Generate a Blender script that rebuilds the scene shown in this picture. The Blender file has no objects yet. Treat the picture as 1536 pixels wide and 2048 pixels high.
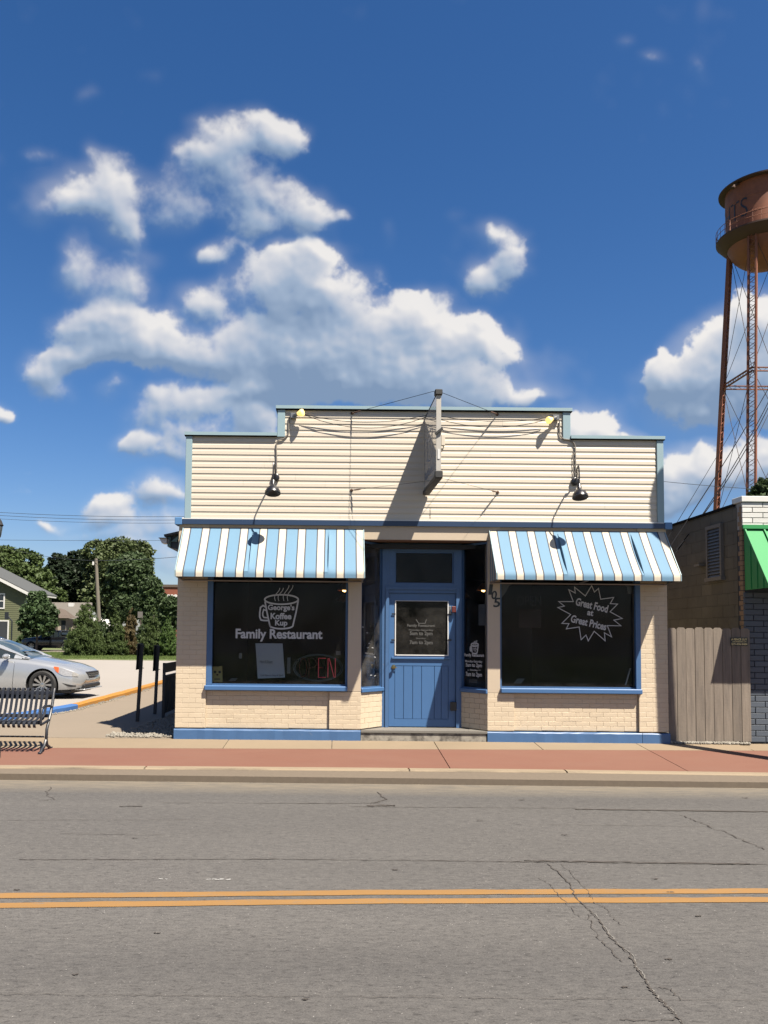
import bpy, bmesh, math, random
import numpy as np
from mathutils import Matrix, Vector, Euler
random.seed(7)
R = math.radians
scene = bpy.context.scene
COL = scene.collection

# ------------------------------------------------------------------ camera
FPX = 1657.0                       # focal length in pixels of a 2048 px tall frame
PITCH, ROLL = R(3.3), 0.0095
CAM = Vector((0.0, -12.92, 1.64))
PPX, PPY = 676.0, 1268 - FPX * math.tan(PITCH)
cd = bpy.data.cameras.new('camera'); cam = bpy.data.objects.new('camera', cd); COL.objects.link(cam)
cd.sensor_fit = 'VERTICAL'; cd.sensor_height = 36; cd.sensor_width = 27
cd.lens = FPX / 2048 * 36
cd.shift_x = (768 - PPX) / 2048; cd.shift_y = (PPY - 1024) / 2048
cd.clip_start = 0.05; cd.clip_end = 6000
CM = Matrix.Rotation(math.pi / 2 + PITCH, 4, 'X') @ Matrix.Rotation(ROLL, 4, 'Z')
cam.matrix_world = Matrix.Translation(CAM) @ CM
scene.camera = cam
scene.render.resolution_x = 768; scene.render.resolution_y = 1024
scene.render.engine = 'CYCLES'
M3 = CM.to_3x3()

def ray(px, py): return M3 @ Vector(((px - PPX) / FPX, -(py - PPY) / FPX, -1))
def W(px, py, y=0.0):              # (x, z) where the photograph's point lies on the upright plane at depth y
    d = ray(px, py); t = (y - CAM.y) / d.y
    return CAM.x + t * d.x, CAM.z + t * d.z
def G(px, py, z=0.0, s=0.0):       # (x, y) on the ground z + s*y
    d = ray(px, py); t = (z + s * CAM.y - CAM.z) / (d.z - s * d.y)
    return CAM.x + t * d.x, CAM.y + t * d.y

# ------------------------------------------------------------------ light
SUN = Vector((0.88, -1.0, 2.25)).normalized()
EL = math.asin(SUN.z); AZ = math.atan2(SUN.x, SUN.y)
sd = bpy.data.lights.new('sun', 'SUN'); sd.energy = 5.0; sd.angle = R(0.53); sd.color = (1.0, 0.92, 0.80)
so = bpy.data.objects.new('sun', sd); COL.objects.link(so)
so.rotation_euler = (-SUN).to_track_quat('-Z', 'Y').to_euler(); so.location = (6, -10, 20)
scene.view_settings.view_transform = 'Standard'; scene.view_settings.look = 'None'
scene.view_settings.gamma = 1; scene.view_settings.use_curve_mapping = False
scene.view_settings.exposure = 1.60

# ------------------------------------------------------------------ sky: Nishita sky with clouds over it
rng = np.random.default_rng(11)
def octave(h, w, cell, r):
    ny, nx = int(h / cell) + 4, int(w / cell) + 4
    L = r.random((ny, nx), dtype=np.float32) * 2 - 1
    def ax(n):
        t = (np.arange(n, dtype=np.float32) + r.random() * cell) / cell
        i = t.astype(int); f = t - i; f = f * f * f * (f * (6 * f - 15) + 10)
        return i, f
    iy, fy = ax(h); ix, fx = ax(w)
    A = L[:, ix] * (1 - fx) + L[:, ix + 1] * fx
    return A[iy] * (1 - fy)[:, None] + A[iy + 1] * fy[:, None]
def fbm(h, w, cell, n, r, gain=0.5, billow=False):
    out = np.zeros((h, w), np.float32); a = 1.0; tot = 0
    for k in range(n):
        o = octave(h, w, cell, r)
        out += a * ((np.abs(o) * 2 - 0.75) if billow else o); tot += a
        a *= gain; cell /= 2.03
        if cell < 1.5: break
    return out / tot
def blur(a, k):
    for _ in range(2):
        for axis in (0, 1):
            c = np.cumsum(np.concatenate([np.repeat(np.take(a, [0], axis), k, axis), a, np.repeat(np.take(a, [-1], axis), k, axis)], axis), axis, dtype=np.float64)
            n = a.shape[axis]
            a = ((np.take(c, range(2 * k, 2 * k + n), axis) - np.take(c, range(0, n), axis)) / (2 * k)).astype(np.float32)
    return a
def sstep(x, a, b):
    t = np.clip((x - a) / (b - a), 0, 1); return t * t * (3 - 2 * t)
X0, Y0, NX, NY = -560, -260, 2640, 1560      # tangent plane patch of the sky in front, 1 unit = 1/1657 rad
blobs = [  # cumulus: x, y, rx, ry, weight, wispiness 0..1
 (205,372,80,42,.95,.5),(150,402,72,30,.9,.5),(235,430,46,48,.8,.6),(225,318,45,26,.55,.9),(258,468,34,26,.7,.5),(85,425,40,18,.5,.8),
 (566,266,55,42,1.0,.45),(520,238,28,26,.8,.5),(458,272,50,40,.9,.5),(405,312,66,40,.8,.6),(400,262,26,20,.5,.8),(350,372,60,44,.6,.9),(480,350,80,44,.62,.8),(385,425,72,34,.72,.7),(530,398,90,42,.75,.65),(608,428,62,44,.8,.5),(505,452,52,32,.8,.5),(672,430,34,16,.5,.8),(330,420,40,34,.55,.8),
 (434,506,56,26,.9,.5),(404,607,52,46,.95,.5),(452,560,24,24,.5,.8),(185,300,20,30,.3,1),
 (150,520,34,52,.62,.8),(190,560,60,50,.5,.95),(262,580,40,44,.62,.7),(160,640,80,34,.6,.8),(215,650,90,34,.9,.35),(235,690,110,40,.95,.35),(330,662,24,36,.9,.3),(330,704,110,36,.9,.4),(430,706,74,44,.8,.5),(150,722,84,24,.95,.35),(84,752,44,26,.85,.5),(110,785,50,18,.5,.8),(222,776,24,16,.5,.6),(470,690,40,40,.6,.7),(280,515,44,26,.4,1),
 (596,520,70,34,1.0,.2),(632,505,34,20,.8,.3),(560,560,70,50,1.0,.25),(600,600,105,60,1.0,.3),(690,600,60,50,.8,.5),(510,600,36,50,.6,.7),(600,680,130,60,1.0,.3),(700,700,140,60,1.0,.25),(826,596,34,22,.85,.3),(800,640,60,40,.9,.3),(860,668,70,50,1.0,.25),(930,690,80,40,.95,.25),(1004,700,42,40,.95,.25),(962,648,36,24,.8,.3),(820,750,170,60,1.0,.2),(640,760,130,46,.95,.4),(1050,788,55,18,.85,.4),(940,780,90,34,.95,.3),(740,640,60,40,.7,.6),(880,600,24,20,.4,.6),
 (395,800,100,40,.9,.35),(496,775,42,34,.95,.2),(330,790,50,24,.7,.6),(290,832,50,30,.5,.8),(390,870,90,36,.85,.4),(505,846,60,38,.95,.3),(280,886,50,18,.95,.3),(268,874,22,16,.8,.3),(345,908,76,20,.8,.4),(470,905,80,34,.8,.4),
 (990,470,44,30,.85,.5),(1028,512,34,46,.9,.45),(984,552,48,32,.85,.5),(910,430,24,20,.25,1),(915,480,14,26,.22,1),(785,478,16,30,.4,.9),(765,540,20,20,.3,1),
 (1500,640,60,46,1.0,.12),(1440,680,66,46,1.0,.12),(1380,720,60,46,1.0,.12),(1330,760,44,36,1.0,.15),(1470,760,120,66,1.0,.2),(1400,810,100,46,.95,.3),(1560,720,90,90,1.0,.2),(1640,660,90,90,1.0,.2),(1520,820,90,30,.7,.5),
 (1180,856,52,34,1.0,.15),(1232,872,52,18,.9,.2),(1150,880,40,40,.9,.3),(1290,870,20,10,.35,.7),
 (1430,938,100,48,1.0,.2),(1510,935,70,50,.95,.25),(1372,966,60,40,.9,.3),(1345,1010,36,26,.7,.5),(1340,960,20,20,.5,.5),(1600,940,90,60,.9,.3),
 (330,985,52,32,.75,.4),(206,1018,46,26,.8,.3),(200,1048,64,14,.5,.8),(90,1050,34,15,.75,.4),(2,832,24,20,.9,.3),(345,1060,70,32,.55,.7),(280,1100,70,20,.5,.7),(20,960,60,26,.3,1),(60,1000,60,16,.25,1),(75,890,40,22,.2,1),(330,1130,60,30,.5,.6),(190,1072,120,12,.4,.8),(-200,900,120,50,.9,.3),(1750,860,140,60,.9,.2),(1800,560,100,60,.8,.3),
 (74,310,26,15,.42,.9),(180,190,28,18,.3,1),(1300,126,20,11,.45,.8),(1250,96,18,12,.3,1),(1396,120,18,18,.22,1),(1300,990,60,10,.25,1)]
H = np.zeros((NY, NX), np.float32); Wi = np.zeros((NY, NX), np.float32) + 1e-4; WW = np.zeros((NY, NX), np.float32); SH = np.zeros((NY, NX), np.float32); SW = np.zeros((NY, NX), np.float32) + 1e-5
for (bx, by, rx, ry, w, wp) in blobs:
    i0, i1 = max(0, int(by - Y0 - 2.6 * ry)), min(NY, int(by - Y0 + 2.6 * ry)); j0, j1 = max(0, int(bx - X0 - 2.6 * rx)), min(NX, int(bx - X0 + 2.6 * rx))
    if i1 <= i0 or j1 <= j0: continue
    yy = (np.arange(i0, i1) + Y0 - by)[:, None] / ry; xx = (np.arange(j0, j1) + X0 - bx)[None, :] / rx
    g = (w * np.exp(-0.80 * (xx * xx + yy * yy) ** 1.3)).astype(np.float32)
    H[i0:i1, j0:j1] = 1 - (1 - H[i0:i1, j0:j1]) * (1 - g)
    Wi[i0:i1, j0:j1] += g; WW[i0:i1, j0:j1] += g * wp
    g3 = (np.exp(-1.6 * (xx * xx + yy * yy)) * w).astype(np.float32); SH[i0:i1, j0:j1] += g3 * np.clip(-0.85 * yy + 0.22 * xx, -1.3, 1.3); SW[i0:i1, j0:j1] += g3
WW = WW / Wi; SH = SH / SW
n1 = fbm(NY, NX, 150, 8, rng, 0.55); n2 = fbm(NY, NX, 70, 7, rng, 0.56, True); n3 = fbm(NY, NX, 260, 7, rng, 0.55)
wx = fbm(NY, NX, 90, 4, rng) * 26; wy = fbm(NY, NX, 90, 4, rng) * 26
jj, ii = np.meshgrid(np.arange(NX), np.arange(NY))
jw = np.clip(jj + wx, 0, NX - 1).astype(int); iw = np.clip(ii + wy, 0, NY - 1).astype(int)
Hw = H[iw, jw]; SH = SH[iw, jw]; n2 = n2[iw, jw]; n1 = n1[iw, jw]; n3 = n3[iw, jw]
nf = fbm(NY, NX, 26, 5, rng, 0.62)
D = Hw - 0.50 + n1 * 0.46 - n2 * (0.30 - 0.16 * WW) + n3 * 0.14 + nf * 0.20
lo = -0.05 - 0.12 * WW; hi = 0.035 + 0.62 * WW
alpha = sstep(D, lo, hi) * (1 - 0.27 * WW) * sstep(Hw, 0.04, 0.2)
thin = blur(np.clip(Hw - 0.12 + n3 * 0.5 + nf * .2, 0, 1), 8) * 0.42
alpha = np.clip(1 - (1 - alpha) * (1 - thin), 0, 1)
Ds = blur(D, 4)
def shift(a, dx, dy): return np.roll(np.roll(a, -dy, 0), -dx, 1)   # value found dx right, dy down
near = Ds - shift(Ds, 6, -10)
mid = blur(D, 13); mid = mid - shift(mid, 12, -30)
big = blur(Hw, 16); big = big - shift(big, 10, -55)
thick = blur(np.clip(D + 0.3, 0, 1.1), 14)
edge = 1 - sstep(D, 0.0, 0.42)
bright = 0.47 + 0.29 * SH + 0.80 * near + 0.34 * mid + 0.46 * big + 0.20 * edge * sstep(SH, -.7, .4) - 0.16 * np.clip(thick - 0.5, 0, 1) + 0.10 * n3 + 0.05 * nf
yy0 = (np.arange(NY) + Y0)[:, None].astype(np.float32); xx0 = (np.arange(NX) + X0)[None, :].astype(np.float32)
for (bx, by, rx, ry, am) in ((610, 640, 120, 26, .30), (600, 600, 60, 30, .10), (640, 770, 150, 44, .34), (860, 775, 120, 30, .16), (300, 735, 150, 22, .18), (470, 890, 90, 40, .22), (430, 420, 110, 40, .12), (1440, 790, 130, 44, .36), (1500, 990, 80, 30, .2), (330, 1010, 60, 22, .2)):
    bright -= am * np.exp(-(((xx0 - bx) / rx) ** 2 + ((yy0 - by) / ry) ** 2)).astype(np.float32)[iw, jw]
bright = np.clip(bright - 0.09 * WW, 0.05, 0.97)
del n1, n2, wx, wy, jw, iw, Ds, SH, SW, nf, edge, near, mid, big, thick, thin, D, H, Wi
EW, EH = 5120, 2560
env = np.zeros((EH, EW, 4), np.float32); env[..., 3] = 1; env[..., 1] = 0.7
# scattered cumulus everywhere else
q = 4
gen = fbm(EH // q, EW // q + 1, 90, 6, rng, 0.55)[:, :EW // q]
seam = np.linspace(0, 1, 80); gen[:, -80:] = gen[:, -80:] * (1 - seam) + gen[:, :80][:, ::-1] * seam
vv = (np.arange(EH // q) + .5) / (EH // q); el = (vv - .5) * math.pi
dens = 0.7 * sstep(gen, 0.22, 0.46) * sstep(el, 0.0, 0.12)[:, None] * (1 - 0.5 * sstep(el, 0.9, 1.3))[:, None]
gb = np.clip(0.62 + 0.9 * (gen - np.roll(gen, -6, 0)), 0.2, 1)
env[..., 0] = np.repeat(np.repeat(dens, q, 0), q, 1); env[..., 1] = np.repeat(np.repeat(gb, q, 0), q, 1)
r0, r1 = int((0.5 - 0.12 / math.pi) * EH), int((0.5 + R(62) / math.pi) * EH)
c0, c1 = int((0.25 - R(52) / (2 * math.pi)) * EW), int((0.25 + R(52) / (2 * math.pi)) * EW)
phi = (0.5 - (np.arange(c0, c1) + .5) / EW) * 2 * math.pi; th = ((np.arange(r0, r1) + .5) / EH - 0.5) * math.pi
dx = np.cos(th)[:, None] * np.cos(phi)[None]; dy = np.cos(th)[:, None] * np.sin(phi)[None]; dz = np.broadcast_to(np.sin(th)[:, None], dx.shape)
m = np.array(M3); cx = m[0, 0] * dx + m[1, 0] * dy + m[2, 0] * dz; cy = m[0, 1] * dx + m[1, 1] * dy + m[2, 1] * dz; cz = m[0, 2] * dx + m[1, 2] * dy + m[2, 2] * dz
px = PPX + FPX * cx / -cz - X0; py = PPY - FPX * cy / -cz - Y0
ok = (px > 1) & (px < NX - 2) & (py > 1) & (py < NY - 2) & (cz < 0)
pxc = np.clip(px, 0, NX - 2); pyc = np.clip(py, 0, NY - 2); ix = pxc.astype(int); iy = pyc.astype(int); fx = pxc - ix; fy = pyc - iy
def samp(a): return (a[iy, ix] * (1 - fx) + a[iy, ix + 1] * fx) * (1 - fy) + (a[iy + 1, ix] * (1 - fx) + a[iy + 1, ix + 1] * fx) * fy
wgt = ok * np.clip(np.minimum(np.minimum(px, NX - px), np.minimum(py, NY - py)) / 220, 0, 1)
for ch, src in ((0, alpha), (1, bright)):
    blk = env[r0:r1, c0:c1, ch]; env[r0:r1, c0:c1, ch] = blk * (1 - wgt) + samp(src) * wgt
del dx, dy, dz, cx, cy, cz, px, py, pxc, pyc, ix, iy, fx, fy
cimg = bpy.data.images.new('cloud_cover', EW, EH, alpha=False, float_buffer=False)
cimg.colorspace_settings.name = 'Non-Color'
cimg.pixels.foreach_set(env.ravel()); cimg.update()
try: cimg.pack()
except Exception: pass
del env, alpha, bright, Hw, WW

world = bpy.data.worlds.new('World'); scene.world = world; world.use_nodes = True
nt = world.node_tree; nt.nodes.clear(); N = nt.nodes.new; L = nt.links.new
sky = N('ShaderNodeTexSky'); sky.sky_type = 'NISHITA'; sky.sun_disc = False
sky.sun_elevation = EL; sky.sun_rotation = AZ; sky.air_density = 1.0; sky.dust_density = 0.9; sky.ozone_density = 3.5; sky.altitude = 200
hs = N('ShaderNodeHueSaturation'); hs.inputs['Saturation'].default_value = 1.28; hs.inputs['Value'].default_value = 1.0
L(sky.outputs[0], hs.inputs['Color'])
bg = N('ShaderNodeBackground'); bg.inputs['Strength'].default_value = 0.056; tint = N('ShaderNodeMix'); tint.data_type = 'RGBA'; tint.blend_type = 'MULTIPLY'; tint.inputs[0].default_value = 1.0; tint.inputs[7].default_value = (0.70, 0.655, 0.72, 1); L(hs.outputs[0], tint.inputs[6]); L(tint.outputs[2], bg.inputs['Color'])
et = N('ShaderNodeTexEnvironment'); et.image = cimg; et.interpolation = 'Linear'
sp = N('ShaderNodeSeparateColor'); L(et.outputs[0], sp.inputs[0])
cr = N('ShaderNodeValToRGB'); e = cr.color_ramp.elements
e[0].position = 0.0; e[0].color = (0.068, 0.100, 0.152, 1); e[1].position = 1.0; e[1].color = (0.305, 0.294, 0.282, 1)
k = e.new(0.35); k.color = (0.120, 0.152, 0.200, 1); k = e.new(0.68); k.color = (0.211, 0.219, 0.239, 1)
L(sp.outputs[1], cr.inputs[0])
bc = N('ShaderNodeBackground'); bc.inputs['Strength'].default_value = 1.0; L(cr.outputs[0], bc.inputs['Color'])
mx = N('ShaderNodeMixShader'); L(sp.outputs[0], mx.inputs[0]); L(bg.outputs[0], mx.inputs[1]); L(bc.outputs[0], mx.inputs[2])
wo = N('ShaderNodeOutputWorld'); L(mx.outputs[0], wo.inputs[0])

# ------------------------------------------------------------------ materials
def newmat(name):
    m = bpy.data.materials.new(name); m.use_nodes = True
    nt = m.node_tree; return m, nt, nt.nodes['Principled BSDF'], nt.nodes.new, nt.links.new
def pos(nt, scale=(1, 1, 1)):
    g = nt.nodes.new('ShaderNodeNewGeometry'); mp = nt.nodes.new('ShaderNodeMapping')
    mp.inputs['Scale'].default_value = scale; nt.links.new(g.outputs['Position'], mp.inputs[0]); return mp.outputs[0]
def noise(nt, scale, detail=4, rough=0.55, stretch=(1, 1, 1), dist=0.0):
    n = nt.nodes.new('ShaderNodeTexNoise'); n.inputs['Scale'].default_value = scale; n.inputs['Detail'].default_value = detail
    n.inputs['Roughness'].default_value = rough; n.inputs['Distortion'].default_value = dist
    nt.links.new(pos(nt, stretch), n.inputs['Vector']); return n.outputs['Fac']
def ramp(nt, fac, a, b, ca=(0, 0, 0, 1), cb=(1, 1, 1, 1)):
    r = nt.nodes.new('ShaderNodeValToRGB'); r.color_ramp.elements[0].position = a; r.color_ramp.elements[1].position = b
    r.color_ramp.elements[0].color = ca; r.color_ramp.elements[1].color = cb; nt.links.new(fac, r.inputs[0]); return r.outputs[0]
def mix(nt, fac, a, b, blend='MIX'):
    m = nt.nodes.new('ShaderNodeMix'); m.data_type = 'RGBA'; m.blend_type = blend
    for sock, v in ((0, fac), (6, a), (7, b)):
        if isinstance(v, (int, float)): m.inputs[sock].default_value = v
        elif isinstance(v, tuple): m.inputs[sock].default_value = (v + (1,))[:4]
        else: nt.links.new(v, m.inputs[sock])
    return m.outputs[2]
def bump(nt, b, h, strength, dist=0.01):
    bn = nt.nodes.new('ShaderNodeBump'); bn.inputs['Strength'].default_value = strength; bn.inputs['Distance'].default_value = dist
    nt.links.new(h, bn.inputs['Height']); nt.links.new(bn.outputs[0], b.inputs['Normal'])
ALB = 0.56
def sc(c, k): return tuple(min(1, v * k * ALB) for v in c[:3])
def mat(name, col, rough=0.6, var=0.12, scale=4, bmp=0.0, bscale=60, metal=0.0, dirt=None, dscale=1.2, dth=(0.5, 0.75), damt=0.6, stretch=(1, 1, 1), spec=0.5, rnd=0.0, coat=0.0, fine=0.0, fscale=120):
    m, nt, b, N, L = newmat(name)
    c = mix(nt, noise(nt, scale, 5, .6, stretch), sc(col, 1 - var), sc(col, 1 + var))
    if fine: c = mix(nt, fine, c, mix(nt, ramp(nt, noise(nt, fscale, 2), .3, .7), (0.25, 0.25, 0.25), (1, 1, 1)), 'MULTIPLY')
    if rnd:
        oi = N('ShaderNodeObjectInfo'); mr = N('ShaderNodeMapRange'); L(oi.outputs['Random'], mr.inputs[0])
        mr.inputs[3].default_value = 1 - rnd; mr.inputs[4].default_value = 1 + rnd
        cc = N('ShaderNodeVectorMath'); cc.operation = 'SCALE'; L(c, cc.inputs[0]); L(mr.outputs[0], cc.inputs['Scale']); c = cc.outputs[0]
    if dirt:
        f = ramp(nt, noise(nt, dscale, 7, .65, stretch), dth[0], dth[1])
        mm = N('ShaderNodeMath'); mm.operation = 'MULTIPLY'; L(f, mm.inputs[0]); mm.inputs[1].default_value = damt
        c = mix(nt, mm.outputs[0], c, sc(dirt, 1))
    L(c, b.inputs['Base Color']); b.inputs['Roughness'].default_value = rough; b.inputs['Metallic'].default_value = metal
    b.inputs['Specular IOR Level'].default_value = spec; b.inputs['Coat Weight'].default_value = coat
    if bmp: bump(nt, b, noise(nt, bscale, 4), bmp, 0.004)
    return m
def glass(name, tint=(0.5, 0.52, 0.55), ior=1.25, rough=0.0, dirt=0.0):
    m, nt, b, N, L = newmat(name); nt.nodes.remove(b)
    t = N('ShaderNodeBsdfTransparent'); t.inputs[0].default_value = tint + (1,)
    g = N('ShaderNodeBsdfGlossy'); g.inputs['Roughness'].default_value = rough; g.inputs[0].default_value = (.9, .9, .9, 1)
    f = N('ShaderNodeFresnel'); f.inputs[0].default_value = ior
    m1 = N('ShaderNodeMixShader'); L(f.outputs[0], m1.inputs[0]); L(t.outputs[0], m1.inputs[1]); L(g.outputs[0], m1.inputs[2])
    out = nt.nodes['Material Output']; last = m1.outputs[0]
    if dirt:
        d = N('ShaderNodeBsdfDiffuse'); d.inputs[0].default_value = (.45, .43, .4, 1)
        m2 = N('ShaderNodeMixShader'); nz = ramp(nt, noise(nt, 2.2, 6, .7), .35, .9)
        mm = N('ShaderNodeMath'); mm.operation = 'MULTIPLY'; L(nz, mm.inputs[0]); mm.inputs[1].default_value = dirt
        L(mm.outputs[0], m2.inputs[0]); L(last, m2.inputs[1]); L(d.outputs[0], m2.inputs[2]); last = m2.outputs[0]
    L(last, out.inputs[0]); return m
def emis(name, col, s):
    m, nt, b, N, L = newmat(name); b.inputs['Base Color'].default_value = tuple(col) + (1,)
    b.inputs['Emission Color'].default_value = tuple(col) + (1,); b.inputs['Emission Strength'].default_value = s; return m
def leafmat(name, col, var=0.45, scale=0.6, trans=0.25):
    m, nt, b, N, L = newmat(name)
    c = mix(nt, ramp(nt, noise(nt, scale, 5, .7), .3, .7), sc(col, 1 - var), sc(col, 1 + var))
    L(c, b.inputs['Base Color']); b.inputs['Roughness'].default_value = .6; b.inputs['Specular IOR Level'].default_value = .25
    t = N('ShaderNodeBsdfTranslucent'); L(c, t.inputs[0]); ms = N('ShaderNodeMixShader'); ms.inputs[0].default_value = trans
    L(b.outputs[0], ms.inputs[1]); L(t.outputs[0], ms.inputs[2]); L(ms.outputs[0], nt.nodes['Material Output'].inputs[0]); return m

BRICKC = (0.715, 0.59, 0.425)
M = {}
M['brick'] = mat('cream_painted_brick', BRICKC, .55, .05, 3, .5, 55, rnd=.025, dirt=(.50, .39, .25), dscale=1.6, dth=(.5, .85), damt=.35)
M['mortar'] = mat('cream_painted_joint', (0.65, 0.53, 0.375), .8, .1, 9)
M['panel'] = mat('cream_painted_panel', (0.62, 0.51, 0.38), .5, .04, 2, .15, 40, dirt=(.5, .42, .34), dscale=2.5, dth=(.5, .9), damt=.4)
M['siding'] = mat('ivory_vinyl_siding', (0.73, 0.65, 0.53), .45, .025, 1.2, .12, 30, rnd=.015, dirt=(.62, .52, .40), dscale=.9, dth=(.45, .9), damt=.25, stretch=(.5, 1, 1.4))
M['trimblue'] = mat('pale_blue_trim_metal', (0.33, 0.46, 0.51), .4, .05, 3, 0, dirt=(.3, .38, .42), damt=.3)
M['blue'] = mat('blue_door_paint', (0.065, 0.165, 0.36), .42, .06, 4, .1, 90, dirt=(.06, .13, .30), dscale=3, damt=.35)
M['bluedk'] = mat('weathered_blue_paint', (0.062, 0.15, 0.32), .5, .12, 8, .2, 60, dirt=(.30, .30, .28), dscale=14, dth=(.66, .74), damt=.6)
M['bandblue'] = mat('shade_darkened_band_metal', (0.024, 0.052, 0.115), .4, .05, 3)  # deep navy base: the band's shade is put into its colour
M['white'] = mat('white_paint', (0.78, 0.77, 0.74), .5, .04, 5)
M['awnblue'] = mat('sky_blue_awning_cloth', (0.128, 0.265, 0.395), .75, .06, 2.2, .15, 300, dirt=(.13, .28, .42), dscale=3, dth=(.5, .8), damt=.35, stretch=(3, 1, .6))
M['awncream'] = mat('cream_awning_cloth', (0.64, 0.575, 0.455), .75, .07, 2.2, .15, 300, dirt=(.50, .44, .35), dscale=3, dth=(.45, .8), damt=.55, stretch=(3, 1, .6))
M['awnpipe'] = mat('dark_awning_stripe', (0.05, 0.06, 0.085), .8, .1, 5)
M['frame'] = mat('galvanised_tube', (0.32, 0.31, 0.30), .45, .1, 6, metal=.6)
M['black'] = mat('black_enamel', (0.014, 0.014, 0.018), .32, .2, 6, .15, 160)
M['blackm'] = mat('matt_black_metal', (0.014, 0.018, 0.024), .5, .25, 6, .2, 90)
M['benchm'] = mat('black_powder_coat', (0.018, 0.021, 0.03), .45, .2, 9, .25, 140)
M['steel'] = mat('grey_steel', (0.35, 0.35, 0.34), .4, .15, 12, metal=.7)
M['brass'] = mat('polished_brass', (0.75, 0.52, 0.20), .22, .1, 12, metal=1.0)
M['conduit'] = mat('shade_toned_conduit', (0.22, 0.20, 0.175), .5, .1, 6)  # grey brown base with shadow on the conduit mixed into the colour
M['cable'] = mat('black_cable', (0.016, 0.016, 0.018), .9, .1, 6, spec=.03)
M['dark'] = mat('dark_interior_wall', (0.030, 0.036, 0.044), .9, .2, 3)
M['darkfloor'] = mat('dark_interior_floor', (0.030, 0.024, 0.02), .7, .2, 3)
M['glass'] = glass('window_glass', (.78, .80, .82), 1.18, 0, .035)
M['glassd'] = glass('dusty_window_glass', (.60, .62, .65), 1.25, 0.0, .16)
M['glassdoor'] = glass('screened_door_glass', (.34, .33, .31), 1.22, .05, .07)
M['lettering'] = mat('white_vinyl_lettering', (0.60, 0.61, 0.62), .5, .05, 8)
M['letteringdark'] = mat('dark_grey_vinyl_lettering', (0.085, 0.083, 0.078), .6, .2, 18)  # much darker grey than the lettering on the windows
M['number'] = mat('black_house_number', (0.01, 0.01, 0.012), .35, .1, 8)
M['soffit'] = mat('brown_soffit_board', (0.23, 0.13, 0.085), .7, .2, 9, .3, 30)
M['deck'] = mat('grey_deck_board', (0.20, 0.185, 0.16), .7, .2, 5, .4, 50, stretch=(.3, 3, 3))
M['signface'] = mat('weathered_sign_plastic', (0.50, 0.49, 0.47), .05, .06, 3, dirt=(.36, .35, .36), dscale=4, damt=.4, spec=.8)
M['signframe'] = mat('weathered_sign_frame', (0.52, 0.49, 0.44), .5, .08, 5, .2, 40, dirt=(.22, .17, .13), dscale=5, dth=(.6, .75), damt=.7)
M['signdark'] = mat('dark_sign_bracket', (0.022, 0.022, 0.022), .7, .3, 12, .4, 60)
M['signblue'] = mat('faded_blue_print', (0.16, 0.22, 0.36), .3, .1, 5)
M['rust'] = mat('rusty_iron', (0.13, 0.07, 0.045), .85, .4, 30, .4, 80)
M['concrete'] = mat('tan_sidewalk_concrete', (0.285, 0.215, 0.138), .85, .07, 3, .25, 120, rnd=.04, fine=.12, fscale=190, dirt=(.20, .155, .10), dscale=.9, dth=(.45, .8), damt=.4)
M['redconc'] = mat('red_coloured_concrete', (0.205, 0.084, 0.052), .85, .08, 4, .25, 120, rnd=.03, fine=.12, fscale=170, dirt=(.22, .115, .078), dscale=1.1, dth=(.4, .8), damt=.45, stretch=(.6, 1.5, 1))
M['joint'] = mat('dark_joint_sand', (0.16, 0.125, 0.09), .95, .2, 20)
M['walk'] = mat('side_walk_concrete', (0.255, 0.205, 0.15), .9, .06, 1.4, .2, 120, fine=.1, fscale=150, dirt=(.20, .165, .12), dscale=.6, dth=(.45, .8), damt=.4)
M['lot'] = mat('pale_parking_lot_surface', (0.375, 0.34, 0.30), .9, .06, .5, .2, 60, fine=.15, fscale=60, dirt=(.30, .27, .24), dscale=.35, dth=(.45, .8), damt=.4, stretch=(1, .4, 1))
M['yellowk'] = mat('yellow_kerb_paint', (0.50, 0.22, 0.025), .6, .08, 4, .3, 60, dirt=(.40, .30, .2), dscale=6, dth=(.62, .72), damt=.7)
M['bluek'] = mat('blue_kerb_paint', (0.05, 0.15, 0.40), .6, .08, 4, .3, 60, dirt=(.4, .45, .5), dscale=7, dth=(.68, .74), damt=.7)
M['grass'] = mat('grass_ground', (0.13, 0.17, 0.05), .95, .35, .6, .5, 12, dirt=(.17, .14, .06), dscale=.5, dth=(.5, .75), damt=.6)
M['blade'] = leafmat('grass_blades', (0.14, 0.20, 0.05), .35, .9)
M['stone'] = mat('pale_limestone_gravel', (0.30, 0.275, 0.23), .9, .35, 30, .4, 90)
M['ground'] = mat('far_ground', (0.11, 0.105, 0.085), .95, .3, .05)
M['wood'] = mat('weathered_grey_cedar', (0.235, 0.192, 0.152), .85, .38, 3.2, .5, 30, rnd=.14, stretch=(7, 7, .55), dirt=(.12, .10, .085), dscale=2.6, dth=(.46, .7), damt=.7)
M['block'] = mat('dirty_tan_block', (0.125, 0.112, 0.086), .9, .15, 2.5, .5, 50, rnd=.16, dirt=(.075, .062, .045), dscale=.85, dth=(.42, .66), damt=.8)
M['blockjoint'] = mat('dirty_block_joint', (0.10, 0.088, 0.068), .95, .2, 6)
M['whitebrick'] = mat('white_painted_brick', (0.78, 0.77, 0.74), .6, .05, 4, .4, 60, rnd=.03)
M['slate'] = mat('slate_blue_painted_brick', (0.085, 0.105, 0.135), .6, .08, 4, .4, 60, rnd=.05)
M['slatej'] = mat('slate_blue_joint', (0.05, 0.062, 0.082), .9, .1, 6)
M['whitej'] = mat('grey_white_joint', (0.36, 0.35, 0.34), .9, .1, 6)
M['green'] = mat('green_metal_awning', (0.012, 0.30, 0.075), .7, .04, 3)
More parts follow.
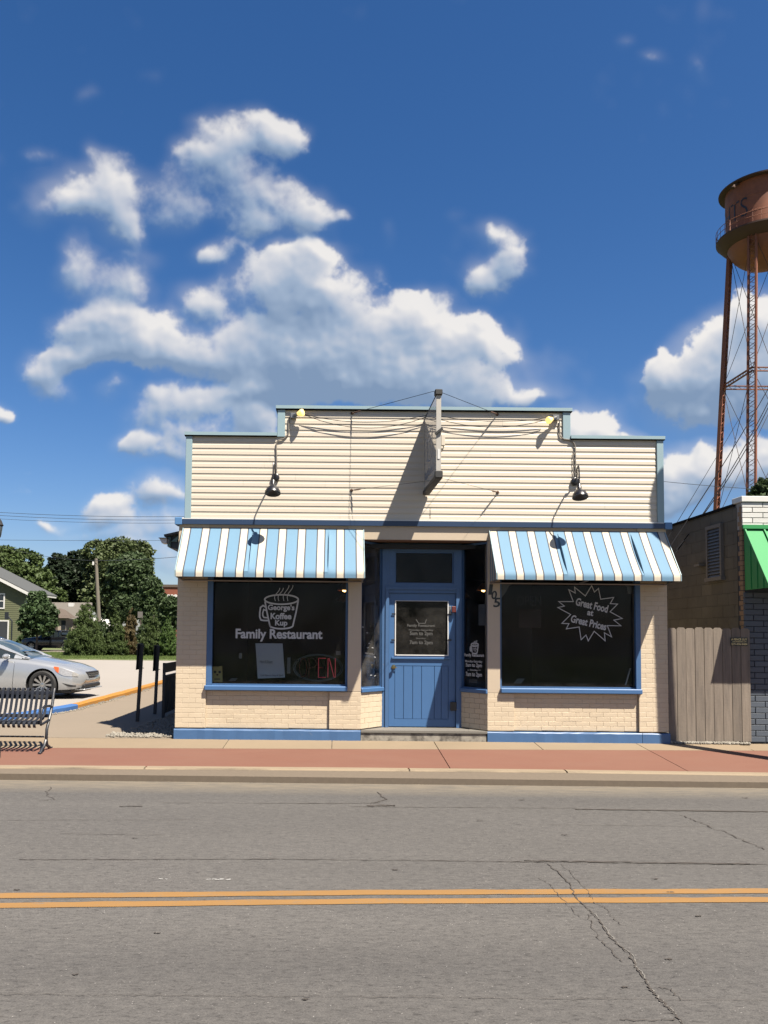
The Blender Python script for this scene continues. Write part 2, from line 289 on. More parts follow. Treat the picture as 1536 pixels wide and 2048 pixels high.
M['tanbrick'] = mat('tan_corner_brick', (0.30, 0.19, 0.11), .85, .2, 9, .4, 60)
M['louver'] = mat('grey_louver_slat', (0.10, 0.11, 0.13), .5, .1, 8)
M['louverf'] = mat('weathered_louver_frame', (0.17, 0.155, 0.14), .8, .15, 8, .3, 50)
M['tower'] = mat('rust_red_tower_paint', (0.33, 0.105, 0.042), .7, .15, .8, dirt=(.16, .055, .028), dscale=.5, dth=(.42, .7), damt=.7)
M['towerdk'] = mat('shade_darkened_tower_paint', (0.085, 0.038, 0.024), .8, .2, .8)  # darker copy of the tower paint, underside shade put into the colour
M['towerleg'] = mat('rust_red_lattice_paint', (0.27, 0.09, 0.042), .7, .2, 1.5)
M['rod'] = mat('thin_rod_steel', (0.10, 0.07, 0.055), .6, .1, 5, spec=.1)
M['wirefar'] = mat('far_power_cable', (0.06, 0.07, 0.08), .7, .1, 5, spec=.05)
M['pole'] = mat('weathered_pole_wood', (0.19, 0.165, 0.13), .9, .2, 5, .4, 20, stretch=(6, 6, .5))
M['bark'] = mat('tree_bark', (0.10, 0.08, 0.06), .9, .3, 5, .6, 12, stretch=(5, 5, .8))
M['paper'] = mat('paper', (0.62, 0.62, 0.60), .7, .03, 8)
M['board'] = mat('grey_white_board', (0.72, 0.76, 0.78), .4, .04, 4)
M['ink'] = mat('black_marker_ink', (0.03, 0.03, 0.035), .6, .1, 8)
M['yellowp'] = mat('yellow_paper_bag', (0.80, 0.62, 0.20), .7, .08, 10)
M['lace'] = mat('dusty_lace', (0.30, 0.28, 0.25), .9, .2, 25)
M['neonoff'] = mat('unlit_red_neon_tube', (0.13, 0.012, 0.016), .25, .1, 8)
M['neonblue'] = mat('unlit_pale_neon_tube', (0.17, 0.22, 0.235), .25, .1, 8)
M['neonon'] = emis('red_neon_tube', (0.55, 0.05, 0.08), .10)
M['lampglow'] = emis('warm_lamp_bulb', (1.0, 0.55, 0.16), 4)
M['lampshade'] = mat('amber_glass_shade', (0.45, 0.17, 0.06), .3, .2, 12)
M['floodbulb'] = emis('yellow_flood_bulb', (1.0, 0.70, 0.22), .32)
M['reddevice'] = mat('red_plastic', (0.12, 0.014, 0.01), .5, .1, 8)
M['roofgrey'] = mat('grey_shingles', (0.085, 0.09, 0.09), .9, .2, 6, .4, 12)
M['rooftan'] = mat('tan_grey_shingles', (0.155, 0.14, 0.12), .9, .15, 4, .4, 12)
M['roofbrown'] = mat('brown_shingles', (0.12, 0.09, 0.07), .9, .15, 4, .4, 12)
M['greensiding'] = mat('sage_green_siding', (0.13, 0.14, 0.068), .7, .06, 3)
M['beigewall'] = mat('beige_wall', (0.42, 0.36, 0.29), .8, .06, 3)
M['redbrickfar'] = mat('red_brick_wall', (0.26, 0.075, 0.04), .85, .15, 3)
M['teal'] = mat('teal_fascia_paint', (0.16, 0.30, 0.30), .5, .1, 6)
M['darkteal'] = mat('dark_blue_gable_board', (0.045, 0.07, 0.09), .6, .15, 6)
M['winglass'] = mat('dark_window_pane', (0.03, 0.04, 0.05), .08, .1, 3)

def asphalt():
    m, nt, b, N, L = newmat('worn_grey_asphalt')
    base = mix(nt, noise(nt, .7, 6, .6, (.35, 1.3, 1)), (0.051, 0.0485, 0.0462), (0.071, 0.0680, 0.0650))
    base = mix(nt, .75, base, mix(nt, ramp(nt, noise(nt, 26, 4, .7, (.35, 1, 1)), .25, .75), (.66, .66, .67), (1.27, 1.26, 1.24)), 'MULTIPLY')
    base = mix(nt, .9, base, mix(nt, ramp(nt, noise(nt, 95, 3, .7), .2, .8), (.58, .58, .59), (1.45, 1.44, 1.42)), 'MULTIPLY')
    v = N('ShaderNodeTexVoronoi'); v.inputs['Scale'].default_value = 46; L(pos(nt, (.8, 1, 1)), v.inputs['Vector'])
    f = ramp(nt, v.outputs['Distance'], .10, .17, (1, 1, 1, 1), (0, 0, 0, 1))
    gate = ramp(nt, noise(nt, 17, 2), .55, .62)
    base = mix(nt, mix(nt, 1, f, gate, 'MULTIPLY'), base, (.20, .19, .18))
    base = mix(nt, .85, base, mix(nt, ramp(nt, noise(nt, 42, 3, .8, (.45, 1.1, 1)), .34, .46), (.55, .54, .54), (1.06, 1.06, 1.06)), 'MULTIPLY')
    # darker short scuffs running along the road
    base = mix(nt, ramp(nt, noise(nt, 3.2, 7, .78, (.5, 4.2, 1)), .645, .70), base, (.032, .030, .029))
    # lengthwise lighter and darker wheel bands
    base = mix(nt, .55, base, mix(nt, ramp(nt, noise(nt, .9, 3, .5, (.03, 1, 1)), .3, .7), (.80, .80, .81), (1.18, 1.17, 1.15)), 'MULTIPLY')
    # sandy grit gathered near the kerb
    g = N('ShaderNodeNewGeometry'); s = N('ShaderNodeSeparateXYZ'); L(g.outputs['Position'], s.inputs[0])
    mr = N('ShaderNodeMapRange'); L(s.outputs['Y'], mr.inputs[0]); mr.inputs[1].default_value = -3.20; mr.inputs[2].default_value = -2.62
    mm = N('ShaderNodeMath'); mm.operation = 'MULTIPLY'; L(mr.outputs[0], mm.inputs[0]); L(ramp(nt, noise(nt, 9, 7, .75, (.3, 1.5, 1)), .22, .62), mm.inputs[1])
    base = mix(nt, mm.outputs[0], base, (.125, .106, .080))
    L(base, b.inputs['Base Color']); b.inputs['Roughness'].default_value = .88; b.inputs['Specular IOR Level'].default_value = .3
    bump(nt, b, noise(nt, 110, 3, .7), .55, .006); return m
M['asphalt'] = asphalt()
def linepaint():
    m, nt, b, N, L = newmat('worn_yellow_line_paint')
    c = mix(nt, noise(nt, 3, 5, .6, (.4, 2, 1)), (.145, .074, .018), (.200, .106, .030))
    c = mix(nt, ramp(nt, noise(nt, 20, 7, .85, (.35, 1.2, 1)), .55, .66), c, (.095, .085, .07))
    L(c, b.inputs['Base Color']); b.inputs['Roughness'].default_value = .75; bump(nt, b, noise(nt, 110, 3, .7), .4, .004); return m
M['line'] = linepaint()
M['tar'] = mat('dark_road_crack', (0.062, 0.051, 0.042), .9, .3, 20)
M['crackedge'] = mat('broken_pale_crack_edge', (0.19, 0.178, 0.16), .9, .3, 30)
M['kerb'] = mat('stained_kerb_concrete', (0.31, 0.24, 0.16), .88, .12, 2.2, .3, 90, rnd=.04, fine=.12, fscale=150, dirt=(.10, .08, .058), dscale=1.1, dth=(.47, .66), damt=.8, stretch=(.7, 1, 3))
M['kerbtop'] = mat('kerb_top_concrete', (0.30, 0.23, 0.15), .88, .1, 2.2, .3, 90, fine=.12, fscale=150, dirt=(.28, .22, .16), dscale=1.0, dth=(.5, .8), damt=.5)

# ------------------------------------------------------------------ helpers
WM = {}
def tag(o, label=None, cat=None, group=None, kind=None):
    for k, v in (('label', label), ('category', cat), ('group', group), ('kind', kind)):
        if v: o[k] = v
    return o
def par(o, p):
    if p is not None:
        o.parent = p; o.matrix_parent_inverse = WM.get(p.name, Matrix()).inverted()
    return o
def emp(name, loc, label, cat, group=None, rot=0.0):
    o = bpy.data.objects.new(name, None); COL.objects.link(o); o.empty_display_size = 0.2
    mw = Matrix.Translation(Vector(loc)) @ Matrix.Rotation(rot, 4, 'Z'); o.matrix_basis = mw; WM[o.name] = mw
    return tag(o, label, cat, group)
class MB:
    def __init__(s, T=None): s.v = []; s.f = []; s.m = []; s.T = T
    def add(s, vs, fs, mi=0):
        n = len(s.v)
        s.v += [tuple(s.T @ Vector(p)) if s.T is not None else tuple(p) for p in vs]
        s.f += [tuple(i + n for i in f) for f in fs]; s.m += [mi] * len(fs); return s
    def box(s, x0, x1, y0, y1, z0, z1, mi=0):
        return s.add([(x0, y0, z0), (x1, y0, z0), (x1, y1, z0), (x0, y1, z0), (x0, y0, z1), (x1, y0, z1), (x1, y1, z1), (x0, y1, z1)],
                     [(0, 3, 2, 1), (4, 5, 6, 7), (0, 1, 5, 4), (1, 2, 6, 5), (2, 3, 7, 6), (3, 0, 4, 7)], mi)
    def bbox(s, x0, x1, y0, y1, z0, z1, c=.006, mi=0):   # box with all edges chamfered
        vs = []; X = (x0, x1); Y = (y0, y1); Z = (z0, z1)
        idx = {}
        for i in (0, 1):
            for j in (0, 1):
                for k in (0, 1):
                    sx, sy, sz = (c if i == 0 else -c), (c if j == 0 else -c), (c if k == 0 else -c)
                    for a in range(3):
                        p = [X[i] + sx, Y[j] + sy, Z[k] + sz]; p[a] = (X[i], Y[j], Z[k])[a]
                        idx[(i, j, k, a)] = len(vs); vs.append(tuple(p))
        fs = []
        def q(*k): fs.append(tuple(idx[t] for t in k))
        q((0,0,0,0),(0,0,1,0),(0,1,1,0),(0,1,0,0)); q((1,0,0,0),(1,1,0,0),(1,1,1,0),(1,0,1,0))
        q((0,0,0,1),(1,0,0,1),(1,0,1,1),(0,0,1,1)); q((0,1,0,1),(0,1,1,1),(1,1,1,1),(1,1,0,1))
        q((0,0,0,2),(0,1,0,2),(1,1,0,2),(1,0,0,2)); q((0,0,1,2),(1,0,1,2),(1,1,1,2),(0,1,1,2))
        for k in (0, 1): 
            for j in (0, 1): q((0,j,k,1),(1,j,k,1),(1,j,k,2),(0,j,k,2))
            for i in (0, 1): q((i,0,k,0),(i,1,k,0),(i,1,k,2),(i,0,k,2))
        for i in (0, 1):
            for j in (0, 1): q((i,j,0,0),(i,j,1,0),(i,j,1,1),(i,j,0,1))
        for i in (0, 1):
            for j in (0, 1):
                for k in (0, 1): q((i,j,k,0),(i,j,k,1),(i,j,k,2))
        return s.add(vs, fs, mi)
    def tube(s, pts, r, n=8, mi=0, cap=True):
        pts = [Vector(p) for p in pts]; rs = r if isinstance(r, (list, tuple)) else [r] * len(pts)
        vs = []; fs = []; prev = None
        for i, p in enumerate(pts):
            t = (pts[min(i + 1, len(pts) - 1)] - pts[max(i - 1, 0)]).normalized()
            if prev is None:
                u = t.cross(Vector((0, 0, 1)));
                if u.length < 1e-3: u = Vector((1, 0, 0))
                u.normalize()
            else:
                u = (prev - t * prev.dot(t)).normalized()
            prev = u; w = t.cross(u)
            for k in range(n):
                a = 2 * math.pi * k / n; vs.append(tuple(p + (u * math.cos(a) + w * math.sin(a)) * rs[i]))
        for i in range(len(pts) - 1):
            for k in range(n):
                a, b = i * n + k, i * n + (k + 1) % n; fs.append((a, b, b + n, a + n))
        if cap: fs.append(tuple(range(n))[::-1]); fs.append(tuple(range((len(pts) - 1) * n, len(pts) * n)))
        return s.add(vs, fs, mi)
    def bar(s, p0, p1, w, d, up=(0, 0, 1), mi=0):          # rectangular bar
        p0, p1 = Vector(p0), Vector(p1); t = (p1 - p0).normalized(); u = t.cross(Vector(up))
        if u.length < 1e-3: u = t.cross(Vector((0, 1, 0)))
        u.normalize(); v = u.cross(t); vs = []
        for p in (p0, p1):
            for a, b in ((-1, -1), (1, -1), (1, 1), (-1, 1)): vs.append(tuple(p + u * a * w / 2 + v * b * d / 2))
        return s.add(vs, [(0, 1, 2, 3), (7, 6, 5, 4), (0, 4, 5, 1), (1, 5, 6, 2), (2, 6, 7, 3), (3, 7, 4, 0)], mi)
    def lathe(s, c, prof, n=20, ax='Z', mi=0):
        c = Vector(c); vs = []; fs = []
        for r, h in prof:
            for k in range(n):
                a = 2 * math.pi * k / n; x, y = r * math.cos(a), r * math.sin(a)
                p = {'Z': (x, y, h), 'Y': (x, h, y), 'X': (h, x, y)}[ax]; vs.append(tuple(c + Vector(p)))
        for i in range(len(prof) - 1):
            for k in range(n):
                a, b = i * n + k, i * n + (k + 1) % n; fs.append((a, b, b + n, a + n))
        return s.add(vs, fs, mi)
    def prism(s, poly, y0, y1, mi=0):                       # polygon in x,z pushed along y
        n = len(poly); vs = [(x, y0, z) for x, z in poly] + [(x, y1, z) for x, z in poly]
        fs = [tuple(range(n)), tuple(range(2 * n - 1, n - 1, -1))] + [(i, i + n, (i + 1) % n + n, (i + 1) % n) for i in range(n)]
        return s.add(vs, fs, mi)
    def slab(s, poly, z0, z1, mi=0):                        # polygon in x,y; z1 may be a function
        n = len(poly); f0 = z0 if callable(z0) else (lambda x, y: z0); f1 = z1 if callable(z1) else (lambda x, y: z1)
        vs = [(x, y, f0(x, y)) for x, y in poly] + [(x, y, f1(x, y)) for x, y in poly]
        fs = [tuple(range(n - 1, -1, -1)), tuple(range(n, 2 * n))] + [(i, (i + 1) % n, (i + 1) % n + n, i + n) for i in range(n)]
        return s.add(vs, fs, mi)
    def mesh(s, name, mats, smooth=False):
        me = bpy.data.meshes.new(name); me.from_pydata(s.v, [], s.f)
        for m_ in (mats if isinstance(mats, (list, tuple)) else [mats]): me.materials.append(m_)
        if max(s.m, default=0) > 0: me.polygons.foreach_set('material_index', s.m)
        bm = bmesh.new(); bm.from_mesh(me); bmesh.ops.recalc_face_normals(bm, faces=bm.faces)
        if smooth:
            for f in bm.faces: f.smooth = True
            for e_ in bm.edges:
                if len(e_.link_faces) == 2 and e_.calc_face_angle(0) > R(38): e_.smooth = False
        bm.to_mesh(me); bm.free(); me.update(); return me
    def build(s, name, mats, parent=None, smooth=False, **kw):
        origin = None
        if parent is None and s.v:
            a = np.array(s.v); lo, hi = a.min(0), a.max(0); origin = Vector(((lo[0] + hi[0]) / 2, (lo[1] + hi[1]) / 2, lo[2]))
            s.v = [(x - origin.x, y - origin.y, z - origin.z) for x, y, z in s.v]
        o = bpy.data.objects.new(name, s.mesh(name, mats, smooth)); COL.objects.link(o)
        if origin is not None: o.location = origin; WM[o.name] = Matrix.Translation(origin)
        par(o, parent); return tag(o, **kw) if kw else o
DG = None
def text_mesh(body, bold=0.0, spacing=1.0):
    c = bpy.data.curves.new('lettering', 'FONT'); c.body = body; c.size = 1; c.offset = bold; c.extrude = 0.0; c.space_character = spacing; c.resolution_u = 4
    o = bpy.data.objects.new('lettering', c); COL.objects.link(o); bpy.context.view_layer.update()
    me = bpy.data.meshes.new_from_object(o.evaluated_get(bpy.context.evaluated_depsgraph_get()))
    bpy.data.objects.remove(o); vs = [tuple(v.co) for v in me.vertices]; fs = [tuple(p.vertices) for p in me.polygons]
    bpy.data.meshes.remove(me); return vs, fs
def frame(ax, ay, tx, ty):      # local x along a wall, local y into the wall, z up
    t = Vector((tx, ty, 0)).normalized()
    return Matrix(((t.x, -t.y, 0, ax), (t.y, t.x, 0, ay), (0, 0, 1, 0), (0, 0, 0, 1)))
def P(T, px, py, off=0.0):      # point of the photograph on the wall T, in wall coordinates (u, z)
    Ti = T.inverted(); c = Ti @ CAM; d = Ti.to_3x3() @ ray(px, py); t = (off - c.y) / d.y
    return c.x + t * d.x, c.z + t * d.z
def put_text(mb, body, u0, u1, z0, z1, off, bold=0.0, rot=0.0, spacing=1.0, mi=0, depth=0.0015, shear=0.0):
    vs, fs = text_mesh(body, bold, spacing); a = np.array(vs); lo, hi = a.min(0), a.max(0)
    cu, cz = (u0 + u1) / 2, (z0 + z1) / 2; out = []
    for x, y, _ in vs:
        U = ((x - lo[0]) / (hi[0] - lo[0]) - .5) * (u1 - u0); Z = ((y - lo[1]) / (hi[1] - lo[1]) - .5) * (z1 - z0); U += shear * Z
        out.append((cu + U * math.cos(rot) - Z * math.sin(rot), off, cz + U * math.sin(rot) + Z * math.cos(rot)))
    mb.add(out, fs, mi)
def line2(mb, T0, pts, w, off, mi=0, closed=False):          # flat stroke along wall points (u, z)
    n = len(pts); L_, R_ = [], []
    for i, (u, z) in enumerate(pts):
        if closed: a, b = pts[i - 1], pts[(i + 1) % n]
        else: a, b = pts[max(i - 1, 0)], pts[min(i + 1, n - 1)]
        d1 = Vector((u - a[0], z - a[1])); d2 = Vector((b[0] - u, b[1] - z))
        d1 = d1.normalized() if d1.length > 1e-9 else d2.normalized(); d2 = d2.normalized() if d2.length > 1e-9 else d1
        t = d1 + d2
        t = t.normalized() if t.length > .05 else d1
        k = min(2.6, 1 / max(.3, abs(t.dot(d1)))); nx, nz = -t.y * w / 2 * k, t.x * w / 2 * k
        L_.append((u + nx, off, z + nz)); R_.append((u - nx, off, z - nz))
    m_ = n if closed else n - 1
    mb.add(L_ + R_, [(i, (i + 1) % n, (i + 1) % n + n, i + n) for i in range(m_)], mi)
F0 = frame(0, 0, 1, 0)

# ------------------------------------------------------------------ ground, road, kerb, sidewalk
S = 0.06
def st(o, **kw): return tag(o, kind='structure', **kw)
RZ = -0.235
st(MB().add([(-1500, -1500, -.42), (1500, -1500, -.42), (1500, 2500, -.42), (-1500, 2500, -.42)], [(0, 1, 2, 3)]).build('ground', M['ground']))
def yk(x): return -1.885 - (0.004 * (x - 1.5) ** 2 if x > 1.5 else 0.0016 * (x - 1.5) ** 2)     # back edge of the kerb, bends with the street
def zk(x): return S * yk(x)
road = MB(); xs = [-60 + i for i in range(121)]
vs = []
for x in xs:
    xx = max(-14, min(14, x)); vs += [(x, yk(xx) - .14, RZ), (x, -13.4, RZ)]
road.add(vs, [(2 * i, 2 * i + 1, 2 * i + 3, 2 * i + 2) for i in range(len(xs) - 1)])
road = st(road.build('road', M['asphalt']))
opp = st(MB().box(-60, 60, -17.5, -13.4, -.6, -.10).build('opposite_sidewalk', M['concrete']))
st(MB().box(-60, 60, -60, -17.5, -.6, -.14).build('opposite_lawn', M['grass']))
# double yellow line, traced where it lies on the asphalt
def yl(px, py): return G(px, py, RZ)
def yline(top, w):
    mb = MB(); vs = []; 
    for i in range(141):
        x = -14 + i * .2
        yy = np.interp(x, [-14, -2.4, .36, 3.25, 14], top); jt = random.uniform(-.009, .009)
        vs += [(x, yy + jt, RZ + .004), (x, yy - w + random.uniform(-.004, .004), RZ + .004)]
    mb.add(vs, [(2 * i, 2 * i + 1, 2 * i + 3, 2 * i + 2) for i in range(140)]); return mb
st(yline([-7.45, -6.885, -6.72, -6.60, -6.25], .115).build('road_line', M['line'], road))
st(yline([-7.64, -7.095, -6.915, -6.80, -6.45], .115).build('road_line', M['line'], road))
# cracks and seams
def crack(pts, w, mb, seed=0, jag=.02, n=7):
    r = random.Random(seed); P_ = []
    for (a, b) in zip(pts[:-1], pts[1:]):
        for k in range(n):
            t = k / n; P_.append((a[0] + (b[0] - a[0]) * t + r.uniform(-jag, jag), a[1] + (b[1] - a[1]) * t + r.uniform(-jag, jag)))
    P_.append(pts[-1]); vs = []
    for i, (x, y) in enumerate(P_):
        a, b = P_[max(0, i - 1)], P_[min(len(P_) - 1, i + 1)]; t = Vector((b[0] - a[0], b[1] - a[1])).normalized()
        ww = w * r.uniform(.35, 1.5); vs += [(x - t.y * ww, y + t.x * ww, RZ + .006), (x + t.y * ww, y - t.x * ww, RZ + .006)]
    mb.add(vs, [(2 * i, 2 * i + 1, 2 * i + 3, 2 * i + 2) for i in range(len(P_) - 1)])
def gp(*l): return [G(x, y, RZ) for x, y in l]
ck = MB()
main = [(1096,1728),(1118,1748),(1140,1770),(1150,1795),(1175,1820),(1190,1832),(1210,1860),(1232,1888),(1260,1910),(1272,1935),(1290,1960),(1303,1985),(1322,2003),(1345,2025),(1368,2055),(1390,2085)]
crack(gp(*main), .0048, ck, 3, .012)
crack(gp((1176,1830),(1183,1852),(1200,1880),(1225,1905),(1245,1925)), .0025, ck, 5, .012)
crack(gp((1186,1806),(1210,1815),(1222,1832),(1240,1850)), .0022, ck, 6, .01)
crack(gp((1125,1730),(1150,1755),(1172,1778),(1186,1800)), .002, ck, 8, .012)
crack(gp((1078,1756),(1100,1770),(1116,1790),(1140,1815),(1160,1835)), .002, ck, 9, .012)
crack(gp((1310,1975),(1340,1980),(1362,2002)), .003, ck, 10, .012)
crack(gp((1350,2040),(1300,2044),(1240,2040)), .003, ck, 12, .012)
crack(gp((1365,1632),(1400,1645),(1440,1662),(1490,1682),(1530,1700)), .006, ck, 14, .03)
crack(gp((100,1575),(92,1590),(108,1600),(80,1603)), .004, ck, 17, .03)
crack(gp((758,1585),(770,1600),(745,1608),(790,1612)), .009, ck, 18, .03)
ck.build('crack', M['tar'], road)
e2 = MB(); crack([(x + .007, y - .003) for x, y in gp(*main[4:])], .0034, e2, 3, .012); 
for v_ in range(len(e2.v)): e2.v[v_] = (e2.v[v_][0], e2.v[v_][1], RZ + .0035)
e2.build('crack_edge', M['crackedge'], road)
sm = MB()
for (x0, x1, y0, y1, w, sd_) in ((40, 560, 1720, 1719, .006, 1), (560, 1536, 1719, 1730, .006, 2), (1050, 1500, 1722, 1729, .012, 3), (320, 700, 1606, 1608, .004, 4), (560, 740, 1607, 1607, .006, 44), (700, 1150, 1614, 1617, .005, 5), (1150, 1536, 1619, 1624, .022, 6), (240, 285, 1613, 1613, .014, 7), (735, 790, 1612, 1612, .02, 8), (0, 400, 1641, 1640, .003, 9), (1100, 1536, 1650, 1655, .003, 10), (120, 330, 1668, 1671, .003, 11), (0, 1536, 1990, 2002, .0015, 12)):
    n = max(3, int((x1 - x0) / 60)); pts = [(x0 + (x1 - x0) * i / n, y0 + (y1 - y0) * i / n) for i in range(n + 1)]
    crack(gp(*pts), w, sm, sd_, .010, 5)
sm.build('tar_seam', M['tar'], road)
sp0 = MB(); [crack(gp((a_ - 6, b_), (a_, b_ + .6), (a_ + 6, b_)), .009, sp0, 60 + a_, .004, 3) for a_, b_ in ((1043, 1600), (790, 1740), (1310, 1758), (1341, 1785), (1397, 1833), (1337, 1919), (1129, 1670), (34, 1780), (610, 2000), (270, 1677), (1490, 1596), (960, 1642), (315, 1867), (1250, 1975), (150, 1950))]; sp0.build('road_spot', M['tar'], road)
wm = MB(); [crack(gp((a_, 1759 + (a_ % 3) * .7), (a_ + l_, 1759.5)), .0035, wm, 21 + a_, .006, 3) for a_, l_ in ((410, 12), (424, 9), (431, 16), (440, 8), (452, 9), (318, 8), (330, 5))]; wm.build('paint_scuff', M['white'], road)

kerb_root = st(MB().slab([(-14, -2.04), (14, -2.75), (14, -2.5), (-14, -1.9)], -.6, -.32).build('kerb', M['joint']))
def kerb_seg(x0, x1):
    mb = MB(); n = max(2, int((x1 - x0) / .5)); vs = []
    for i in range(n + 1):
        x = x0 + (x1 - x0) * i / n; y = yk(x); z = zk(x)
        vs += [(x, y, z - .3), (x, y, z), (x, y - .125, z - .004), (x, y - .145, z - .020), (x, y - .165, RZ - .02), (x, y - .165, RZ - .2)]
    for i in range(n):
        for k in range(5):
            a = i * 6 + k; mb.add([], [])
            mb.f.append((a, a + 1, a + 7, a + 6)); mb.m.append(1 if k <= 1 else 0)
    mb.v = vs; mb.f += [(0, 5, 4, 3, 2, 1), tuple(6 * n + k for k in range(6))]; mb.m += [0, 0]
    o = mb.build('kerb_segment', [M['kerb'], M['kerbtop']], kerb_root); return o
kj = [-14, -11, -8, -5.2, G(289, 1536, -.12)[0], .95, G(1128, 1540, -.12)[0], 5.8, 8.5, 11, 14]
for a, b in zip(kj[:-1], kj[1:]): kerb_seg(a + .011, b - .011)

def yb(x): return -0.675 + 0.028 * x                      # boundary of the plain and the red concrete
walk = st(MB().slab([(-14, yk(-14)), (14, yk(14)), (14, 0), (-14, 0)], lambda x, y: -.6, lambda x, y: S * y - .016).build('sidewalk', M['joint']))
def plane(x, y): return S * y if y < 0 else 0.0
def sslab(poly, m_, name='slab', z=plane, p=walk):
    mb = MB(); cx = sum(q[0] for q in poly) / len(poly); cy = sum(q[1] for q in poly) / len(poly)
    mb.slab(poly, lambda x, y: z(x, y) - .06, z); return mb.build(name, m_, p)
jx = [-13, -8.2, -1.66, -.07, 1.50, 3.05, 4.62, 6.2, 7.8, 9.4, 11, 12.6]
g_ = .006
for a, b in zip(jx[:-1], jx[1:]):
    top = .34 if a > 5 else (-.012 if a > -2.6 else -.002)
    if a < -2.6 and b > -2.6:
        sslab([(a + g_, yb(a) + g_), (b - g_, yb(b) + g_), (b - g_, -.012), (a + g_, -.012)], M['concrete'])
    else: sslab([(a + g_, yb(a) + g_), (b - g_, yb(b) + g_), (b - g_, top), (a + g_, top)], M['concrete'])
rj = [-13, -8.2, 1.50, 4.62, 7.8, 11, 13]
for a, b in zip(rj[:-1], rj[1:]): sslab([(a + g_, yk(a) + .008), (b - g_, yk(b) + .008), (b - g_, yb(b) - .004), (a + g_, yb(a) - .004)], M['redconc'], 'red_slab')

# side walk along the restaurant and the painted parking kerb
KX = [(-12.5, 1.05), (-9.0, 1.12), (-7.2, 1.35), (-6.3, 1.9), (-5.85, 2.7), (-5.62, 3.7), (-5.47, 4.7), (-5.42, 8.0), (-5.45, 13), (-5.5, 18), (-5.5, 24), (-5.5, 30)]
sidew = st(MB().slab([(KX[0][0], .0), (-2.5, .0)] + [(-2.5, 30)] + KX[::-1], -.6, -.02).build('side_walk', M['joint']))
poly = []
yy = [.006, 3.9, 6.9, 9.9, 12.9, 15.9, 18.9, 24, 30]
def kx(y): 
    ys = [q[1] for q in KX]; return float(np.interp(y, ys, [q[0] for q in KX]))
for a, b in zip(yy[:-1], yy[1:]):
    left = [(kx(a + (b - a) * t / 6) + .02, a + (b - a) * t / 6) for t in range(7)]
    sslab([(-2.52 - (.0), a + .004), (-2.52, b - .004)] + [(x, min(y, b - .004)) for x, y in left[::-1]], M['walk'], 'slab', lambda x, y: 0.0, sidew)
lot = st(MB().slab([(-60, .6), (KX[0][0], 1.0)] + KX[1:] + [(-5.5, 34.5), (-60, 35.5)], -.5, .03).build('parking_lot', M['lot']))
pk = tag(bpy.data.objects.new('parking_kerb', None), kind='structure'); COL.objects.link(pk); WM[pk.name] = Matrix()
def kseg(p, q, m_):
    mb = MB(); p, q = Vector(p + (0,)), Vector(q + (0,)); t = (q - p).normalized(); n = Vector((t.y, -t.x, 0)); vs = []
    if n.x > 0: n = -n
    L_ = (q - p).length; k = max(1, int(L_ / .5)); rr = random.Random(int(p.x * 1000 + p.y * 77))
    prof = [(0, -.1), (0, .085), (.03, .115), (.15, .115), (.19, .07), (.21, -.12)]
    for i in range(k + 1):
        c = p + (q - p) * (i / k)
        for (a, h) in prof: vs.append((c.x + n.x * a + rr.uniform(-.006, .006), c.y + n.y * a, h + rr.uniform(-.005, .005)))
    mb.v = vs; mb.f = [(i * 6 + a, i * 6 + a + 1, i * 6 + a + 7, i * 6 + a + 6) for i in range(k) for a in range(5)] + [tuple(range(6)), tuple(k * 6 + a for a in range(6))]; mb.m = [0] * len(mb.f)
    return mb.build('kerb_segment', m_, pk)
for a, b in zip(KX[:-1], KX[1:]):
    if a[1] < 4.6: kseg(a, b, M['bluek'])
for y0 in (4.72, 6.6, 8.5, 10.4, 12.3, 14.2, 16.1, 18, 20, 22, 24):
    kseg((kx(y0), y0), (kx(y0 + 1.88), y0 + 1.88), M['yellowk'])

# lawn behind the lot
lawn = st(MB().slab([(-90, 36.0), (-5.5, 34.4), (10, 34.4), (60, 40), (60, 200), (-90, 200)], -.5, .05).build('lawn', M['grass']))
st(MB().slab([(-90, 50.3), (-14, 50.0), (-14, 58.0), (-90, 58.6)], -.3, .07).build('driveway', M['asphalt']))
def grassblades(n, boxes, h, name, lab):
    r = np.random.default_rng(3); vs = []; fs = []
    tot = sum((b[1] - b[0]) * (b[3] - b[2]) for b in boxes)
    for b in boxes:
        k = int(n * (b[1] - b[0]) * (b[3] - b[2]) / tot); x = r.uniform(b[0], b[1], k); y = r.uniform(b[2], b[3], k); a = r.uniform(0, 6.28, k); hh = h * r.uniform(.4, 1.3, k)
        w = .02; base = len(vs); V = np.empty((k, 3, 3)); V[:, 0] = np.c_[x - w * np.cos(a), y - w * np.sin(a), np.zeros(k)]; V[:, 1] = np.c_[x + w * np.cos(a), y + w * np.sin(a), np.zeros(k)]
        V[:, 2] = np.c_[x + r.uniform(-.04, .04, k), y + r.uniform(-.04, .04, k), hh]; vs += V.reshape(-1, 3).tolist(); fs += [(base + 3 * i, base + 3 * i + 1, base + 3 * i + 2) for i in range(k)]
    me = bpy.data.meshes.new(name); me.from_pydata(vs, [], fs); me.materials.append(M['blade']); o = bpy.data.objects.new(name, me); COL.objects.link(o); return tag(o, lab, 'grass', kind='stuff')
grassblades(60000, [(-30, -6, 35.2, 49.5)], .13, 'grass', 'short mown grass strip between the pale lot and the shrubs')

